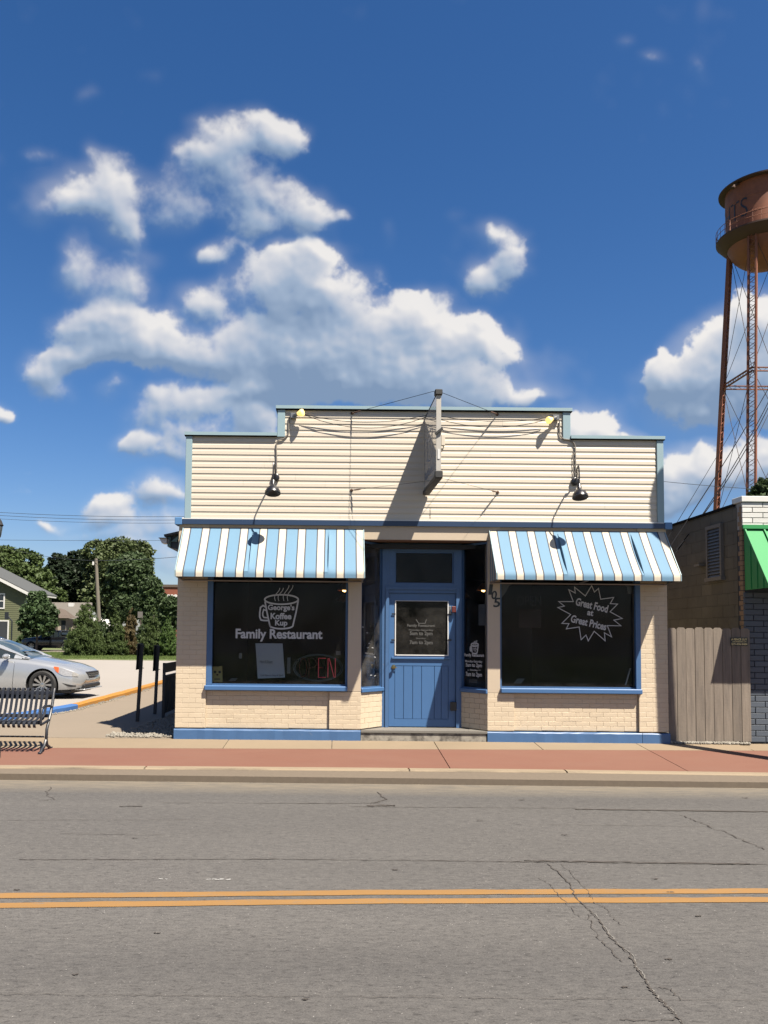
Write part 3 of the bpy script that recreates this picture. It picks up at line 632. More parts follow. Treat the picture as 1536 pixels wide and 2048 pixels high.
# gravel
def stones(n, sampler, size, name, lab, zf):
    r = random.Random(4); mb = MB(); ico = [(0, 0, 1), (.89, 0, .45), (.28, .85, .45), (-.72, .53, .45), (-.72, -.53, .45), (.28, -.85, .45), (.72, .53, -.45), (-.28, .85, -.45), (-.89, 0, -.45), (-.28, -.85, -.45), (.72, -.53, -.45), (0, 0, -1)]
    F_ = [(0,1,2),(0,2,3),(0,3,4),(0,4,5),(0,5,1),(1,6,2),(2,7,3),(3,8,4),(4,9,5),(5,10,1),(6,7,2),(7,8,3),(8,9,4),(9,10,5),(10,6,1),(11,7,6),(11,8,7),(11,9,8),(11,10,9),(11,6,10)]
    for i in range(n):
        x, y = sampler(r); s_ = size * r.uniform(.45, 1.3); e_ = Euler((r.uniform(0, 3), r.uniform(0, 3), r.uniform(0, 3))).to_matrix()
        sc_ = (s_, s_ * r.uniform(.6, 1), s_ * r.uniform(.5, .9)); z = zf(x, y) + s_ * .3
        mb.add([tuple(e_ @ Vector((a * sc_[0] * r.uniform(.8, 1.2), b * sc_[1] * r.uniform(.8, 1.2), c * sc_[2])) + Vector((x, y, z))) for a, b, c in ico], F_)
    return mb.build(name, M['stone'], None, label=lab, cat='gravel', kind='stuff')
def s1(r):
    while True:
        x, y = r.uniform(-3.62, -2.5), r.uniform(.06, 6.5)
        lim = -3.62 + .35 * max(0, .5 - y) * 2 * r.random() if y < .6 else -3.5 + .06 * y
        if x > lim: return x, y
stones(3600, s1, .024, 'gravel', 'pale limestone gravel bed along the left side of the restaurant', lambda x, y: 0.01)
stones(650, lambda r: (r.uniform(5.15, 6.36) if r.random() < .8 else r.uniform(5.2, 6.2), .09 + abs(r.gauss(0, .06)) * (1 if r.random() < .8 else 1.8) - .14), .022, 'gravel', 'pale limestone gravel at the foot of the cedar fence', lambda x, y: 0.008)
def s3(r):
    t = r.random() * 10; i = 1 + int(t) % (len(KX) - 2); a, b = KX[i], KX[i + 1]; k = r.random(); return a[0] + (b[0] - a[0]) * k + .03 + abs(r.gauss(0, .05)), a[1] + (b[1] - a[1]) * k - .02
stones(900, s3, .016, 'gravel', 'loose pale stones along the foot of the painted parking kerb', lambda x, y: 0.004)

# ------------------------------------------------------------------ restaurant
rest = emp('restaurant_building', (0, 0, 0), 'single storey cream brick restaurant with stepped ivory siding front and blue trim', 'restaurant')
XL, XR = -2.505, 5.14
WLx0, WLx1 = -2.035, 0.162          # left shop window opening
WRx0, WRx1 = 2.53, 4.72            # right shop window opening
P1, P0 = 0.371, 2.335               # edges of the recess
SZ = 0.83
DY = 0.45                           # depth of the door wall
DX0, DX1 = 0.745, 1.965
TL = frame(P1, 0, DX0 - P1, DY); LL = math.hypot(DX0 - P1, DY)
TR = frame(DX1, DY, P0 - DX1, -DY); LR = math.hypot(P0 - DX1, DY)
TD = frame(0, DY, 1, 0)
BD = 16.0
w = MB()
# cream cores a few mm behind the brick faces
for a_ in ((XL + .004, WLx0 - .0, .003, .25, .17, 3.36), (WLx0, -.122, .0482, .25, .17, .745), (-.118, P1 - .004, .003, .25, .17, .745), (P0 + .004, 2.748, .003, .25, .17, .745), (2.752, WRx1 - .04, .0482, .25, .17, .745), (WRx1 - .035, XR - .004, .003, .25, .17, 3.36)):
    MB().box(*a_).build('wall', M['mortar'], rest)
for a_ in ((XL + .02, XL + .22, .26, BD, 0, 3.3), (XR - .22, XR - .02, .26, BD, 0, 3.3), (XL + .23, XR - .23, BD - .2, BD, 0, 3.3)): MB().box(*a_).build('side_wall', M['brick'], rest)
for a_ in ((WLx1, P1 - .001), (P0 + .001, WRx0)): MB().box(a_[0], a_[1], 0, .22, .752, 3.12).build('pier_panel', M['panel'], rest)
MB().box(WLx1 - .01, WRx0 + .01, .001, .22, 3.125, 3.335).build('header_panel', M['panel'], rest)
for a_ in ((WLx0, WLx1 - .012), (WRx0 + .012, WRx1)): MB().box(a_[0], a_[1], .02, .22, 2.75, 3.335).build('window_header', M['panel'], rest)
# walls of the recess
MB(TL).box(0.01, LL + .02, .007, .12, .17, .735).build('wall', M['mortar'], rest)
MB(TR).box(-.02, LR - .01, .007, .12, .17, .735).build('wall', M['mortar'], rest)
MB().slab([(P1, .01), (P0, .01), (DX1, DY), (DX0, DY)], 3.115, 3.15).build('recess_ceiling', M['soffit'], rest)

# bricks
bcache = {}
def brickmesh(L_, h, d, mats, key, c=.0028):
    k = (key, round(L_, 3), round(h, 3))
    if k not in bcache:
        r = random.Random(hash(k) & 0xffff); mb = MB(); j = lambda: r.uniform(-.0012, .0012)
        o = [(0 + j(), 0, 0 + j()), (L_ + j(), 0, 0 + j()), (L_ + j(), 0, h + j()), (0 + j(), 0, h + j())]
        a = [(p[0], .0 + c, p[2]) for p in o]; b = [(x + s1_ * c, j(), z + s2_ * c) for (x, _, z), (s1_, s2_) in zip(o, ((1, 1), (-1, 1), (-1, -1), (1, -1)))]; e_ = [(p[0], d, p[2]) for p in o]
        mb.add(b + a + e_, [(0, 1, 2, 3)] + [(i, i + 4, (i + 1) % 4 + 4, (i + 1) % 4) for i in range(4)] + [(i + 4, i + 8, (i + 1) % 4 + 8, (i + 1) % 4 + 4) for i in range(4)])
        bcache[k] = mb.mesh('brick', mats)
    return bcache[k]
def courses(u0, u1, z0, z1, L_=.205, h=.071, j=.004, phase=0):
    out = []; n = int(round((z1 - z0) / (h + j))); hh = (z1 - z0) / n - j
    for i in range(n):
        z = z0 + i * (hh + j) + j / 2; off = ((i + phase) % 2) * (L_ + j) / 2; u = u0 - off
        while u < u1 - .01:
            a, b = max(u, u0), min(u + L_, u1 - .0005)
            if b - a > .03: out.append((a, b, z, hh))
            elif out and b > a: out[-1] = (out[-1][0], b, z, hh) if abs(out[-1][2] - z) < 1e-6 else out[-1]
            u += L_ + j
    return out
def laybricks(specs, parent, mats, key, limit=300, name='brick', proud=0.0, depth=.03):
    n = 0; rest_mb = None; rr = random.Random(5)
    for (T, y, a, b, z, h) in specs:
        me = brickmesh(b - a, h, depth, mats, key)
        loc = T @ Matrix.Translation((a, y + rr.uniform(-.0012, .0012), z))
        if n < limit:
            o = bpy.data.objects.new(name, me); COL.objects.link(o); o.matrix_basis = loc; par(o, parent); n += 1
        else:
            rest_mb = rest_mb or MB(); rest_mb.T = loc; rest_mb.add([tuple(v.co) for v in me.vertices], [tuple(p.vertices) for p in me.polygons])
    if rest_mb: o = rest_mb.build('brickwork', mats, parent, kind='stuff')
sp_ = []
def cs(T, y, u0, u1, z0, z1, **k): return [(T, y, a, b, z, h) for a, b, z, h in courses(u0, u1, z0, z1, **k)]
Zb = .175
sp_ += cs(F0, .045, WLx0, -.122, Zb, .742, L_=.21)                  # recessed panel under the left window
sp_ += cs(F0, .045, 2.752, WRx1 - .042, Zb, .742, L_=.21)
sp_ += cs(F0, 0, -.118, P1, Zb, .744, L_=.21); sp_ += cs(F0, 0, P0, 2.748, Zb, .744, L_=.21)
sp_ += cs(TL, 0, 0.0, LL, Zb, .735); 
lp = cs(F0, 0, XL, WLx0 - .002, Zb, 3.1); rp = cs(F0, 0, WRx1 - .032, XR, Zb, 3.1); rr_ = cs(TR, 0, 0, LR, Zb, .735)
sp_ += [q for q in lp if q[4] < 1.12] + [q for q in rp if q[4] < 1.7] + rr_ + [q for q in lp if q[4] >= 1.12] + [q for q in rp if q[4] >= 1.7]
laybricks(sp_, rest, M['brick'], 'c')

# blue base course
w = MB()
def ragged(x0, x1, y0, y1, z0, z1):
    n = max(2, int((x1 - x0) / .12)); vs = []; rr = random.Random(int(x0 * 100))
    for i in range(n + 1):
        x = x0 + (x1 - x0) * i / n; a = rr.uniform(-.006, .006)
        vs += [(x, y1, z0), (x, y0 + a, z0 + rr.uniform(0, .01)), (x, y0 + a * .6, z1 - .018 + rr.uniform(-.004, .004)), (x, y0 + .012, z1 + rr.uniform(-.003, .003)), (x, y1, z1)]
    w.add(vs, [(i * 5 + k, i * 5 + k + 1, i * 5 + k + 6, i * 5 + k + 5) for i in range(n) for k in range(4)] + [tuple(range(5))[::-1], tuple(5 * n + k for k in range(5))])
for a_ in ((XL - .01, P1, -.022, .25, -.03, .155), (P0 - .004, XR - .42, -.022, .25, -.03, .155), (XR - .414, XR + .012, -.026, .25, -.03, .152)):
    w = MB(); ragged(*a_); w.build('base_course', M['bluedk'], rest)

# entrance step
for i in range(4):
    y0_ = -.02 + i * .118; MB().box(P1 + .006, P0 - .006, y0_, y0_ + .113, .125, .16).build('step_board', M['deck'], rest)
MB().box(P1 + .004, P0 - .02, .0, .44, -.02, .12).build('step_base', mat('rough_step_concrete', (.34, .31, .26), .9, .3, 12, .7, 30, dirt=(.08, .07, .06), dscale=7, dth=(.45, .6), damt=.8), rest)

# shop windows
def glazing(T, u0, u1, z0, z1, y, name='window', gm=None, fr=None, t=.05, parent=rest, fd=.06):
    fr = fr or M['bluedk']; f = MB(T)
    f.box(u0, u0 + t, y - fd / 2, y + fd / 2, z0, z1); f.box(u1 - t, u1, y - fd / 2, y + fd / 2, z0, z1)
    f.box(u0 + t, u1 - t, y - fd / 2, y + fd / 2, z1 - t, z1); f.box(u0 + t, u1 - t, y - fd / 2, y + fd / 2, z0, z0 + t * .6)
    o = f.build(name, fr, parent)
    MB(T).box(u0 + t + .001, u1 - t - .001, y - .003, y + .003, z0 + t * .6 + .001, z1 - t - .001).build('pane', gm or M['glass'], o)
    return o
GY = .10
win1 = glazing(F0, WLx0 + .002, WLx1 - .002, SZ, 2.74, GY, t=.035)
MB().box(WLx0 + .001, WLx0 + .085, -.004, .069, SZ + .002, 2.74).build('side_trim', M['bluedk'], win1)
s_ = MB(); s_.bbox(WLx0 - .02, WLx1 + .0, -.065, .068, .752, SZ, .012); s_.build('sill', M['blue'], win1)
win2 = glazing(F0, WRx0 + .002, WRx1 - .002, SZ, 2.74, GY, t=.035)
MB().box(WRx1 - .075, WRx1 - .001, -.004, .069, SZ + .002, 2.74).build('side_trim', M['bluedk'], win2)
s_ = MB(); s_.bbox(WRx0 + .0, WRx1 + .0, -.065, .068, .752, SZ, .012); s_.build('sill', M['blue'], win2)

# lettering and the mug on the left pane
def WU(px, py, off=.09): return P(F0, px, py, off)
def mug(mb, c, f, off, lw, T=F0):     # c(px,py) -> wall point
    cx_, ry = 563, 11.5
    el = [f(cx_ + 33.5 * math.cos(a), 1199 + 9.5 * math.sin(a)) for a in [2 * math.pi * k / 36 for k in range(36)]]
    line2(mb, T, el, lw, off, closed=True)
    base = [f(530, 1203)] + [f(x, y) for x, y in ((534, 1225), (540, 1252), (541, 1254))] + [f(563 + 23 * math.cos(a), 1251 + 6.5 * math.sin(a)) for a in [math.pi - math.pi * k / 12 for k in range(13)]] + [f(x, y) for x, y in ((586, 1250), (592, 1225), (596.5, 1201))]
    line2(mb, T, base, lw, off)
    line2(mb, T, [f(x, y) for x, y in ((531, 1214), (526, 1211), (521, 1215), (519.5, 1226), (519.5, 1234), (522, 1240), (528, 1241), (537, 1241))], lw, off)
    line2(mb, T, [f(x, y) for x, y in ((532, 1221), (527.5, 1219), (525.5, 1226), (525.5, 1231), (528, 1235), (535, 1235.5))], lw * .9, off)
    for (bx, by, h_) in ((546, 1200, 25), (553, 1200, 25), (563, 1200, 30), (571, 1200, 30)):
        pts = [f(bx + 4 + h_ * .28 * t + 3.0 * math.sin(-t * 5.5 + .3) , by + 2 - h_ * 1.05 * t) for t in [k / 14 for k in range(15)]]
        line2(mb, T, pts, lw * .42, off)
LO = .094
lt = MB(); mug(lt, None, lambda x, y: WU(x, y, LO), LO, .024); lt.build('mug_emblem', M['lettering'], win1); lt = MB()
def tx(mb, T, body, x0, y0, x1, y1, off, bold, rot=0, spacing=1.0):
    a = P(T, x0, y1, off); b = P(T, x1, y0, off); put_text(mb, body, a[0], b[0], a[1], b[1], off, bold, rot, spacing)
tx(lt, F0, 'Family Restaurant', 471, 1259, 645, 1282.5, LO, .03)
tx(lt, F0, "George's", 535.5, 1209, 589, 1223.5, LO - .002, .035)
tx(lt, F0, 'Koffee', 541, 1226, 583, 1238.5, LO - .002, .035)
tx(lt, F0, 'Kup', 550, 1240, 575, 1254.5, LO - .002, .035)
lt.build('lettering', M['lettering'], win1)

# starburst on the right pane
lt = MB()
sb = [(990,109),(1018,175),(1060,137),(1082,248),(1215,230),(1180,293),(1255,298),(1178,376),(1303,445),(1217,462),(1290,520),(1150,518),(1194,633),(1120,592),(1128,673),(1015,576),(955,674),(932,615),(882,662),(862,532),(730,552),(757,498),(685,495),(775,405),(643,333),(710,318),(652,272),(802,272),(755,150),(822,185),(815,125),(925,215)]
f4 = lambda p: WU(990 + p[0] / 5.12, 1150 + p[1] / 5.12, LO)
line2(lt, F0, [f4(p) for p in sb], .013, LO, closed=True)
def rt(body, x0, y0, x1, y1, ang, bold=.03, sh=0.0):
    c = WU((x0 + x1) / 2, (y0 + y1) / 2, LO); k = .0078
    put_text(lt, body, c[0] - (x1 - x0) * k / 2, c[0] + (x1 - x0) * k / 2, c[1] - (y1 - y0) * k / 2, c[1] + (y1 - y0) * k / 2, LO, bold, ang, shear=sh)
rt('Great Food', 1151, 1202.5, 1217, 1218.5, -R(13)); rt('at', 1174.5, 1220.5, 1187, 1231.5, -R(10)); rt('Great Prices', 1141, 1237.5, 1214, 1253, -R(13))
lt.build('lettering', M['lettering'], win2)

# side windows of the recess
wl = glazing(TL, .0, LL - .02, .80, 3.108, .05, t=.03, gm=M['glassd'])
s_ = MB(TL); s_.bbox(.0, LL - .005, -.03, .05, .735, .80, .008); s_.build('sill', M['blue'], wl)
wr = glazing(TR, .02, LR, .80, 3.108, .05, t=.03)
s_ = MB(TR); s_.bbox(.005, LR, -.03, .05, .735, .80, .008); s_.build('sill', M['blue'], wr)
lt = MB(TR)
def fr_(x, y): 
    X_ = 700 + x / 4.653; Y_ = 1060 + y / 4.653; return P(TR, X_, Y_, .044)
def tr_(body, x0, y0, x1, y1, bold=.03):
    a, b = fr_(x0, y1), fr_(x1, y0); put_text(lt, body, a[0], b[0], a[1], b[1], .044, bold)
tr_('Family Restaurant', 1064, 1152, 1248, 1184); tr_('Monday-Saturday', 1072, 1214, 1232, 1236, .02); tr_('5am to 2pm', 1077, 1242, 1228, 1282, .03)
tr_('Sunday', 1118, 1296, 1188, 1314, .02); tr_('7am to 2pm', 1077, 1326, 1228, 1370, .03)
line2(lt, TR, [fr_(1092, 1304), fr_(1112, 1304)], .006, .044); line2(lt, TR, [fr_(1194, 1304), fr_(1216, 1304)], .006, .044)
lt.build('lettering', M['lettering'], wr); lt = MB(TR); mug(lt, None, lambda x, y: fr_(1118 + (x - 519.5) * .98 , 1018 + (y - 1165) * 1.42), .044, .020, TR)
lt.build('mug_emblem', M['lettering'], wr); lt = MB(TR); tr_("George's", 1138, 1076, 1184, 1094, .03); tr_('Koffee', 1142, 1098, 1182, 1112, .03); tr_('Kup', 1152, 1116, 1174, 1132, .03)
lt.build('lettering', M['lettering'], wr)

# door wall
DU = lambda px, py, o=0: P(TD, px, py, o)
u0, u1 = DU(778, 1300)[0], DU(911, 1300)[0]; zt = DU(845, 1187)[1]; zb = .172
w = MB(); w.box(DX0 - .03, u0 - .004, DY - .03, DY + .1, .162, 3.12); w.box(u1 + .004, DX1 + .03, DY - .03, DY + .1, .162, 3.12)
w.box(u0 - .003, u1 + .003, DY - .03, DY + .1, zt + .005, zt + .16); w.box(u0 - .003, u1 + .003, DY - .03, DY + .1, 2.985, 3.12)
w.box(u0 - .003, u0 + .085, DY - .03, DY + .1, zt + .161, 2.984); w.box(u1 - .03, u1 + .003, DY - .03, DY + .1, zt + .161, 2.984)
w.box(u0 - .06, u0 - .006, DY - .05, DY - .031, .162, zt + .06); w.box(u1 + .006, u1 + .06, DY - .05, DY - .031, .162, zt + .06); w.box(u0 - .06, u1 + .06, DY - .05, DY - .031, zt + .061, zt + .1)
dfr = w.build('door_frame', M['bluedk'], rest)
tw = glazing(TD, u0 + .086, u1 - .031, zt + .162, 2.983, .03, 'transom_window', M['glassdoor'], M['bluedk'], .02)
door = MB(); a = DU(790, 1201); b = DU(897, 1312)
gz1, gz0, gu0, gu1 = a[1], b[1], a[0], b[0]
door.box(u0, gu0, DY + .0, DY + .045, zb, zt); door.box(gu1, u1, DY, DY + .045, zb, zt); door.box(gu0 + .0005, gu1 - .0005, DY, DY + .045, gz1, zt)
door.box(gu0 + .0005, gu1 - .0005, DY, DY + .045, gz0 - .16, gz0); door.box(gu0 + .0005, gu1 - .0005, DY, DY + .045, zb, zb + .12)
door.box(gu0 + .0005, gu1 - .0005, DY + .02, DY + .045, zb + .121, gz0 - .161)
door = door.build('door', M['blue'], rest)
n = 6; xs_ = [gu0 + .002 + (gu1 - gu0 - .004) * t for t in (0, .165, .335, .50, .74, .87, 1.0)]
for i in range(6):
    MB().bbox(xs_[i] + .003, xs_[i + 1] - .003, DY + .004, DY + .0195, zb + .123, gz0 - .163, .003).build('plank', M['blue'], door)
MB().bbox(gu0 - .05, gu1 + .02, DY - .03, DY - .001, gz0 - .055, gz0 - .022, .004).build('ledge', M['blue'], door)
MB().box(gu0 + .002, gu1 - .002, DY + .018, DY + .024, gz0 + .002, gz1 - .002).build('door_glass', M['glassdoor'], door)
w = MB(); t = .017
w.box(gu0, gu0 + t, DY - .012, DY - .001, gz0, gz1); w.box(gu1 - t, gu1, DY - .012, DY - .001, gz0, gz1); w.box(gu0 + t, gu1 - t, DY - .012, DY - .001, gz0, gz0 + t); w.box(gu0 + t, gu1 - t, DY - .0115, DY - .001, gz1 - .008, gz1)
w.build('glass_trim', M['white'], door)
for (px_, py_) in ((787, 1228), (786, 1280), (899, 1229), (899, 1280)):
    q = DU(px_, py_); MB().bbox(q[0] - .03, q[0] + .03, DY - .02, DY - .013, q[1] - .012, q[1] + .012, .003).build('clip', M['black'], door)
q = DU(787, 1334); h = MB(); h.lathe((q[0], DY - .002, q[1]), [(.001, -.075), (.022, -.072), (.03, -.06), (.026, -.045), (.012, -.038), (.012, -.012), (.034, -.010), (.036, 0)], 16, 'Y')
h.tube([(q[0], DY - .03, q[1]), (q[0] + .05, DY - .035, q[1] - .01)], .007, 8); h.build('handle', M['brass'], door, smooth=True)
q = DU(906, 1412); MB().bbox(q[0] - .05, q[0] + .05, DY - .06, DY - .031, q[1] - .07, q[1] + .07, .006).build('hinge_plate', M['black'], door)
q = DU(902, 1221); MB().bbox(q[0] - .035, q[0] + .0, DY - .02, DY - .001, q[1] - .07, q[1] + .07, .004).build('mail_slot', M['steel'], door)
q = DU(906, 1219); tag(MB().bbox(q[0] - .03, q[0] + .04, DY - .075, DY - .035, q[1] - .05, q[1] + .05, .008).build('door_bell', M['reddevice']), 'small dull red box fixed beside the upper right edge of the blue door', 'door bell')
lt = MB()
def td_(body, x0, y0, x1, y1, bold=.03):
    a = P(TD, 780 + x0 / 7.68, 1190 + y1 / 7.68, .015); b = P(TD, 780 + x1 / 7.68, 1190 + y0 / 7.68, .015); put_text(lt, body, a[0], b[0], a[1], b[1], DY + .015, bold)
td_('Family Restaurant', 265, 450, 690, 498); td_('Monday-Saturday', 290, 525, 665, 558, .02); td_('5am to 2pm', 303, 560, 655, 635); td_('Sunday', 400, 655, 550, 682, .02); td_('7am to 2pm', 300, 700, 655, 772)
line2(lt, TD, [P(TD, 780 + x / 7.68, 1190 + y / 7.68, .015) for x, y in ((400, 375), (440, 435), (540, 435), (560, 375))], .012, DY + .015)
lt.build('lettering', M['letteringdark'], door)

# house numbers, stepping down the pier
for ch, x, y, w_, h_ in (('1', 981.5, 1179, 7, 21), ('0', 988.5, 1190, 11, 17), ('5', 994, 1205, 13, 19)):
    mb = MB(); q = WU(x, y, -.008); put_text(mb, ch, q[0] - w_ * .0039, q[0] + w_ * .0039, q[1] - h_ * .0039, q[1] + h_ * .0039, -.008, .02, shear=.12)
    vs = list(mb.v); n = len(vs); mb.v += [(x_, -.001, z_) for x_, _, z_ in vs]; mb.f += [tuple(i + n for i in f) for f in mb.f]; mb.m += [0] * (len(mb.f) - len(mb.m))
    tag(mb.build('house_number', M['number'], rest), {'1': 'black numeral 1', '0': 'black numeral 0', '5': 'black numeral 5'}[ch])

# ---- stepped siding front
TZ1, TZ2 = 4.72, 5.165; UX0, UX1 = -.87, 3.53
MB().box(XL + .11, XR - .06, .004, .25, 3.40, TZ1).box(UX0 - .1, UX1 + .1, .004, .25, TZ1 + .002, TZ2).build('parapet_wall', M['siding'], rest)
bh = .1007; z = 3.44; i = 0; rr = random.Random(12)
def sboard(x0, x1, z, h):
    mb = MB(); pr = [(.003, 0), (-.0125, 0), (-.0128, .006), (-.0105, h * .55), (-.0065, h * .62), (-.004, h + .003), (.003, h + .003)]
    vs = [(x, y, z + q) for x in (x0, x1) for y, q in pr]; n = len(pr)
    mb.add(vs, [tuple(range(n)), tuple(range(2 * n - 1, n - 1, -1))] + [(k, k + n, (k + 1) % n + n, (k + 1) % n) for k in range(n)]); mb.build('siding_board', M['siding'], rest)
while z < TZ2 - .02:
    h = min(bh, TZ2 - z)
    lo_, hi_ = (XL + .19, XR - .145) if z < TZ1 - .03 else (UX0 + .01, UX1 - .01)
    if z < TZ1 < z + h and z > TZ1 - .03: pass
    cuts = sorted(rr.uniform(lo_ + .8, hi_ - .8) for _ in range(rr.choice((1, 1, 2)) if hi_ - lo_ > 5 else rr.choice((0, 1))))
    if len(cuts) == 2 and cuts[1] - cuts[0] < 1.2: cuts = cuts[:1]
    ps = [lo_] + cuts + [hi_]
    for a_, b_ in zip(ps[:-1], ps[1:]): sboard(a_ + .0008, b_ - .0008, z, h - .0005 if z + bh < TZ2 else h)
    z += bh
for (a_, b_, z0_, z1_) in ((XL + .09, XL + .19, 3.42, TZ1 + .01), (XR - .145, XR - .04, 3.42, TZ1 + .01), (UX0 - .11, UX0 + .01, TZ1 + .012, TZ2), (UX1 - .01, UX1 + .11, TZ1 + .012, TZ2)):
    mb = MB(); mb.bbox(a_, b_, -.035, .26, z0_, z1_, .004); mb.build('corner_trim', M['trimblue'], rest)
for (a_, b_, z_) in ((XL + .07, UX0 - .112, TZ1 + .012), (UX1 + .112, XR - .02, TZ1 + .012), (UX0 - .135, UX1 + .135, TZ2 + .002)):
    mb = MB(); mb.box(a_, b_, -.055, .28, z_, z_ + .012, 1); mb.box(a_, b_, -.062, .285, z_ + .012, z_ + .062, 0); mb.build('parapet_cap', [M['trimblue'], M['cable']], rest)  # thin black strip below each cap imitates the shadow under it
mb = MB(); mb.box(XL - .05, XR + .06, -.042, .2, 3.335, 3.415); mb.build('cornice_band', M['bandblue'], rest)
mb = MB(); mb.box(XL + .05, XR - .05, -.040, .0, 3.416, 3.428); mb.box(XL + .05, XR - .05, -.02, -.0, 3.4285, 3.439); mb.build('band_flashing', M['white'], rest)
for a_ in (XL - .056, XR - .035):
    MB().bbox(a_, a_ + .11, -.055, .2, 3.325, 3.44 if a_ < 0 else 3.43, .006).build('band_end', mat('light_blue_end_cap', (.10, .25, .50), .45, .1, 6), rest)
x_, z_ = W(860, 1040, 0); MB().add([(x_ - .004, -.0155, z_ + .02), (x_ + .005, -.0155, z_ + .02), (x_ + .003, -.0155, z_ + .19), (x_ - .003, -.0155, z_ + .18)], [(0, 1, 2, 3)]).build('siding_split', M['signdark'], rest)
# low roof and the eave behind the false front
mb = MB(); mb.slab([(XL, .28), (XR, .28), (XR, BD), (XL, BD)], 3.31, 3.36); mb.build('roof', M['roofgrey'], rest)
ex = lambda px, py: W(px, py, 1.0)
e0, e1, e2_, e3 = ex(333.5, 1068), ex(336, 1094), ex(357, 1104), ex(364, 1057)
mb = MB(); mb.prism([e1, (XL + .1, ex(366, 1108)[1]), (XL + .1, ex(366, 1066)[1]), (e1[0] + .01, e0[1] - .03)], 1.02, 14); mb.build('gable_board', M['darkteal'], rest)
mb = MB(); mb.prism([(e0[0] - .03, e0[1] - .02), (XL + .1, ex(366, 1056)[1]), (XL + .1, ex(366, 1060)[1]), (e0[0] - .02, e0[1] - .055)], .9, 14.2); mb.build('eave_roof', M['roofgrey'], rest)
mb = MB(); mb.box(e1[0] - .005, e1[0] + .045, .97, 1.015, e1[1] + .005, e0[1] - .05); mb.prism([(e1[0] + .05, e0[1] - .13), (e1[0] + .15, e0[1] - .13), (e1[0] + .18, e0[1] - .02)], .985, 1.015); mb.build('fascia_board', M['teal'], rest)
mb = MB(); q = ex(321, 1077); mb.box(q[0], q[0] + .14, .85, 1.1, q[1] - .012, q[1]); mb.prism([(q[0] + .01, q[1] - .014), (q[0] + .13, q[1] - .014), (q[0] + .13, q[1] - .09), (q[0] + .05, q[1] - .09)], .87, 1.08, 1)
mb.box(q[0] + .132, q[0] + .16, .93, 1.02, q[1] - .09, q[1] - .013); tag(mb.build('eave_light', [M['frame'], M['white']]), 'white flood light fixed under the eave at the left end of the restaurant', 'flood light')

# interior shell
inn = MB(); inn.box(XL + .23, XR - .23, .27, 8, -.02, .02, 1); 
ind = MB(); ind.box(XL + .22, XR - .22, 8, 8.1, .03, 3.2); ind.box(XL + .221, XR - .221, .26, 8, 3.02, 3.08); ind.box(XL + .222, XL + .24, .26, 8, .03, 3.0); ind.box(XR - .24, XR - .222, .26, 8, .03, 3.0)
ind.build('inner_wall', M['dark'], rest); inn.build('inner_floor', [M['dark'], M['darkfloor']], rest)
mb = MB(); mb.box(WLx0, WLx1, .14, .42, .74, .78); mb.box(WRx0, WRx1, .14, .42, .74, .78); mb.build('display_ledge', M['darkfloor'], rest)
# things inside
def paper(px0, py0, px1, py1, y, name, m_, label, cat, skew=0.0, group=None, th=.004):
    a = W(px0, py1, y); b = W(px1, py0, y); k = skew * (b[1] - a[1]); mb = MB()
    mb.prism([(a[0], a[1]), (b[0], a[1]), (b[0] + k, b[1]), (a[0] + k, b[1])], y, y + th); return tag(mb.build(name, m_), label, cat, group)
wb = emp('notice_board', (W(541, 1355, .2)[0], .2, W(541, 1355, .2)[1]), 'pale grey write-on board leaning in the left window under the word Family', 'notice board')
a = W(513, 1357, .2); b = W(567, 1287, .2); k_ = -.045
mb = MB(); mb.prism([(a[0] + .02, a[1] - .0), (b[0] + .03, a[1] + .02), (b[0] + k_ + .03, b[1]), (a[0] + k_ + .02, b[1])], .2, .212); mb.build('board', M['board'], wb)
mb = MB(); put_text(mb, 'Ham & Beans', a[0] + .05, a[0] + .25, a[1] + .24, a[1] + .29, .197, 0.0); put_text(mb, 'Cole Slaw or Soup & Salad', a[0] + .06, b[0] - .0, a[1] + .03, a[1] + .07, .197, 0.0); mb.build('handwriting', M['ink'], wb)
yb_ = emp('paper_bag', (W(433, 1363, .19)[0], .19, W(433, 1363, .19)[1]), 'yellow paper bag with a drawn face in the bottom left corner of the left window', 'paper bag')
a = W(424, 1364, .19); b = W(445.5, 1333, .19); mb = MB(); mb.prism([(a[0] + .005, a[1]), (b[0], a[1]), (b[0] - .012, b[1] + .01), ((a[0] + b[0]) / 2, b[1] - .005), (a[0], b[1])], .19, .23); mb.build('bag', M['yellowp'], yb_)
mb = MB(); cx_, cz_ = (a[0] + b[0]) / 2, (a[1] + b[1]) / 2
for s1_ in (-1, 1): mb.lathe((cx_ + s1_ * .036, .189, cz_ + .035), [(.001, -.002), (.021, -.002), (.021, 0)], 12, 'Y')
mb.box(cx_ - .045, cx_ + .045, .187, .189, cz_ - .083, cz_ - .068); mb.build('drawn_face', M['ink'], yb_)
MB().box(cx_ - .015, cx_ + .015, .187, .189, cz_ - .02, cz_ + .005).build('nose', M['neonoff'], yb_)
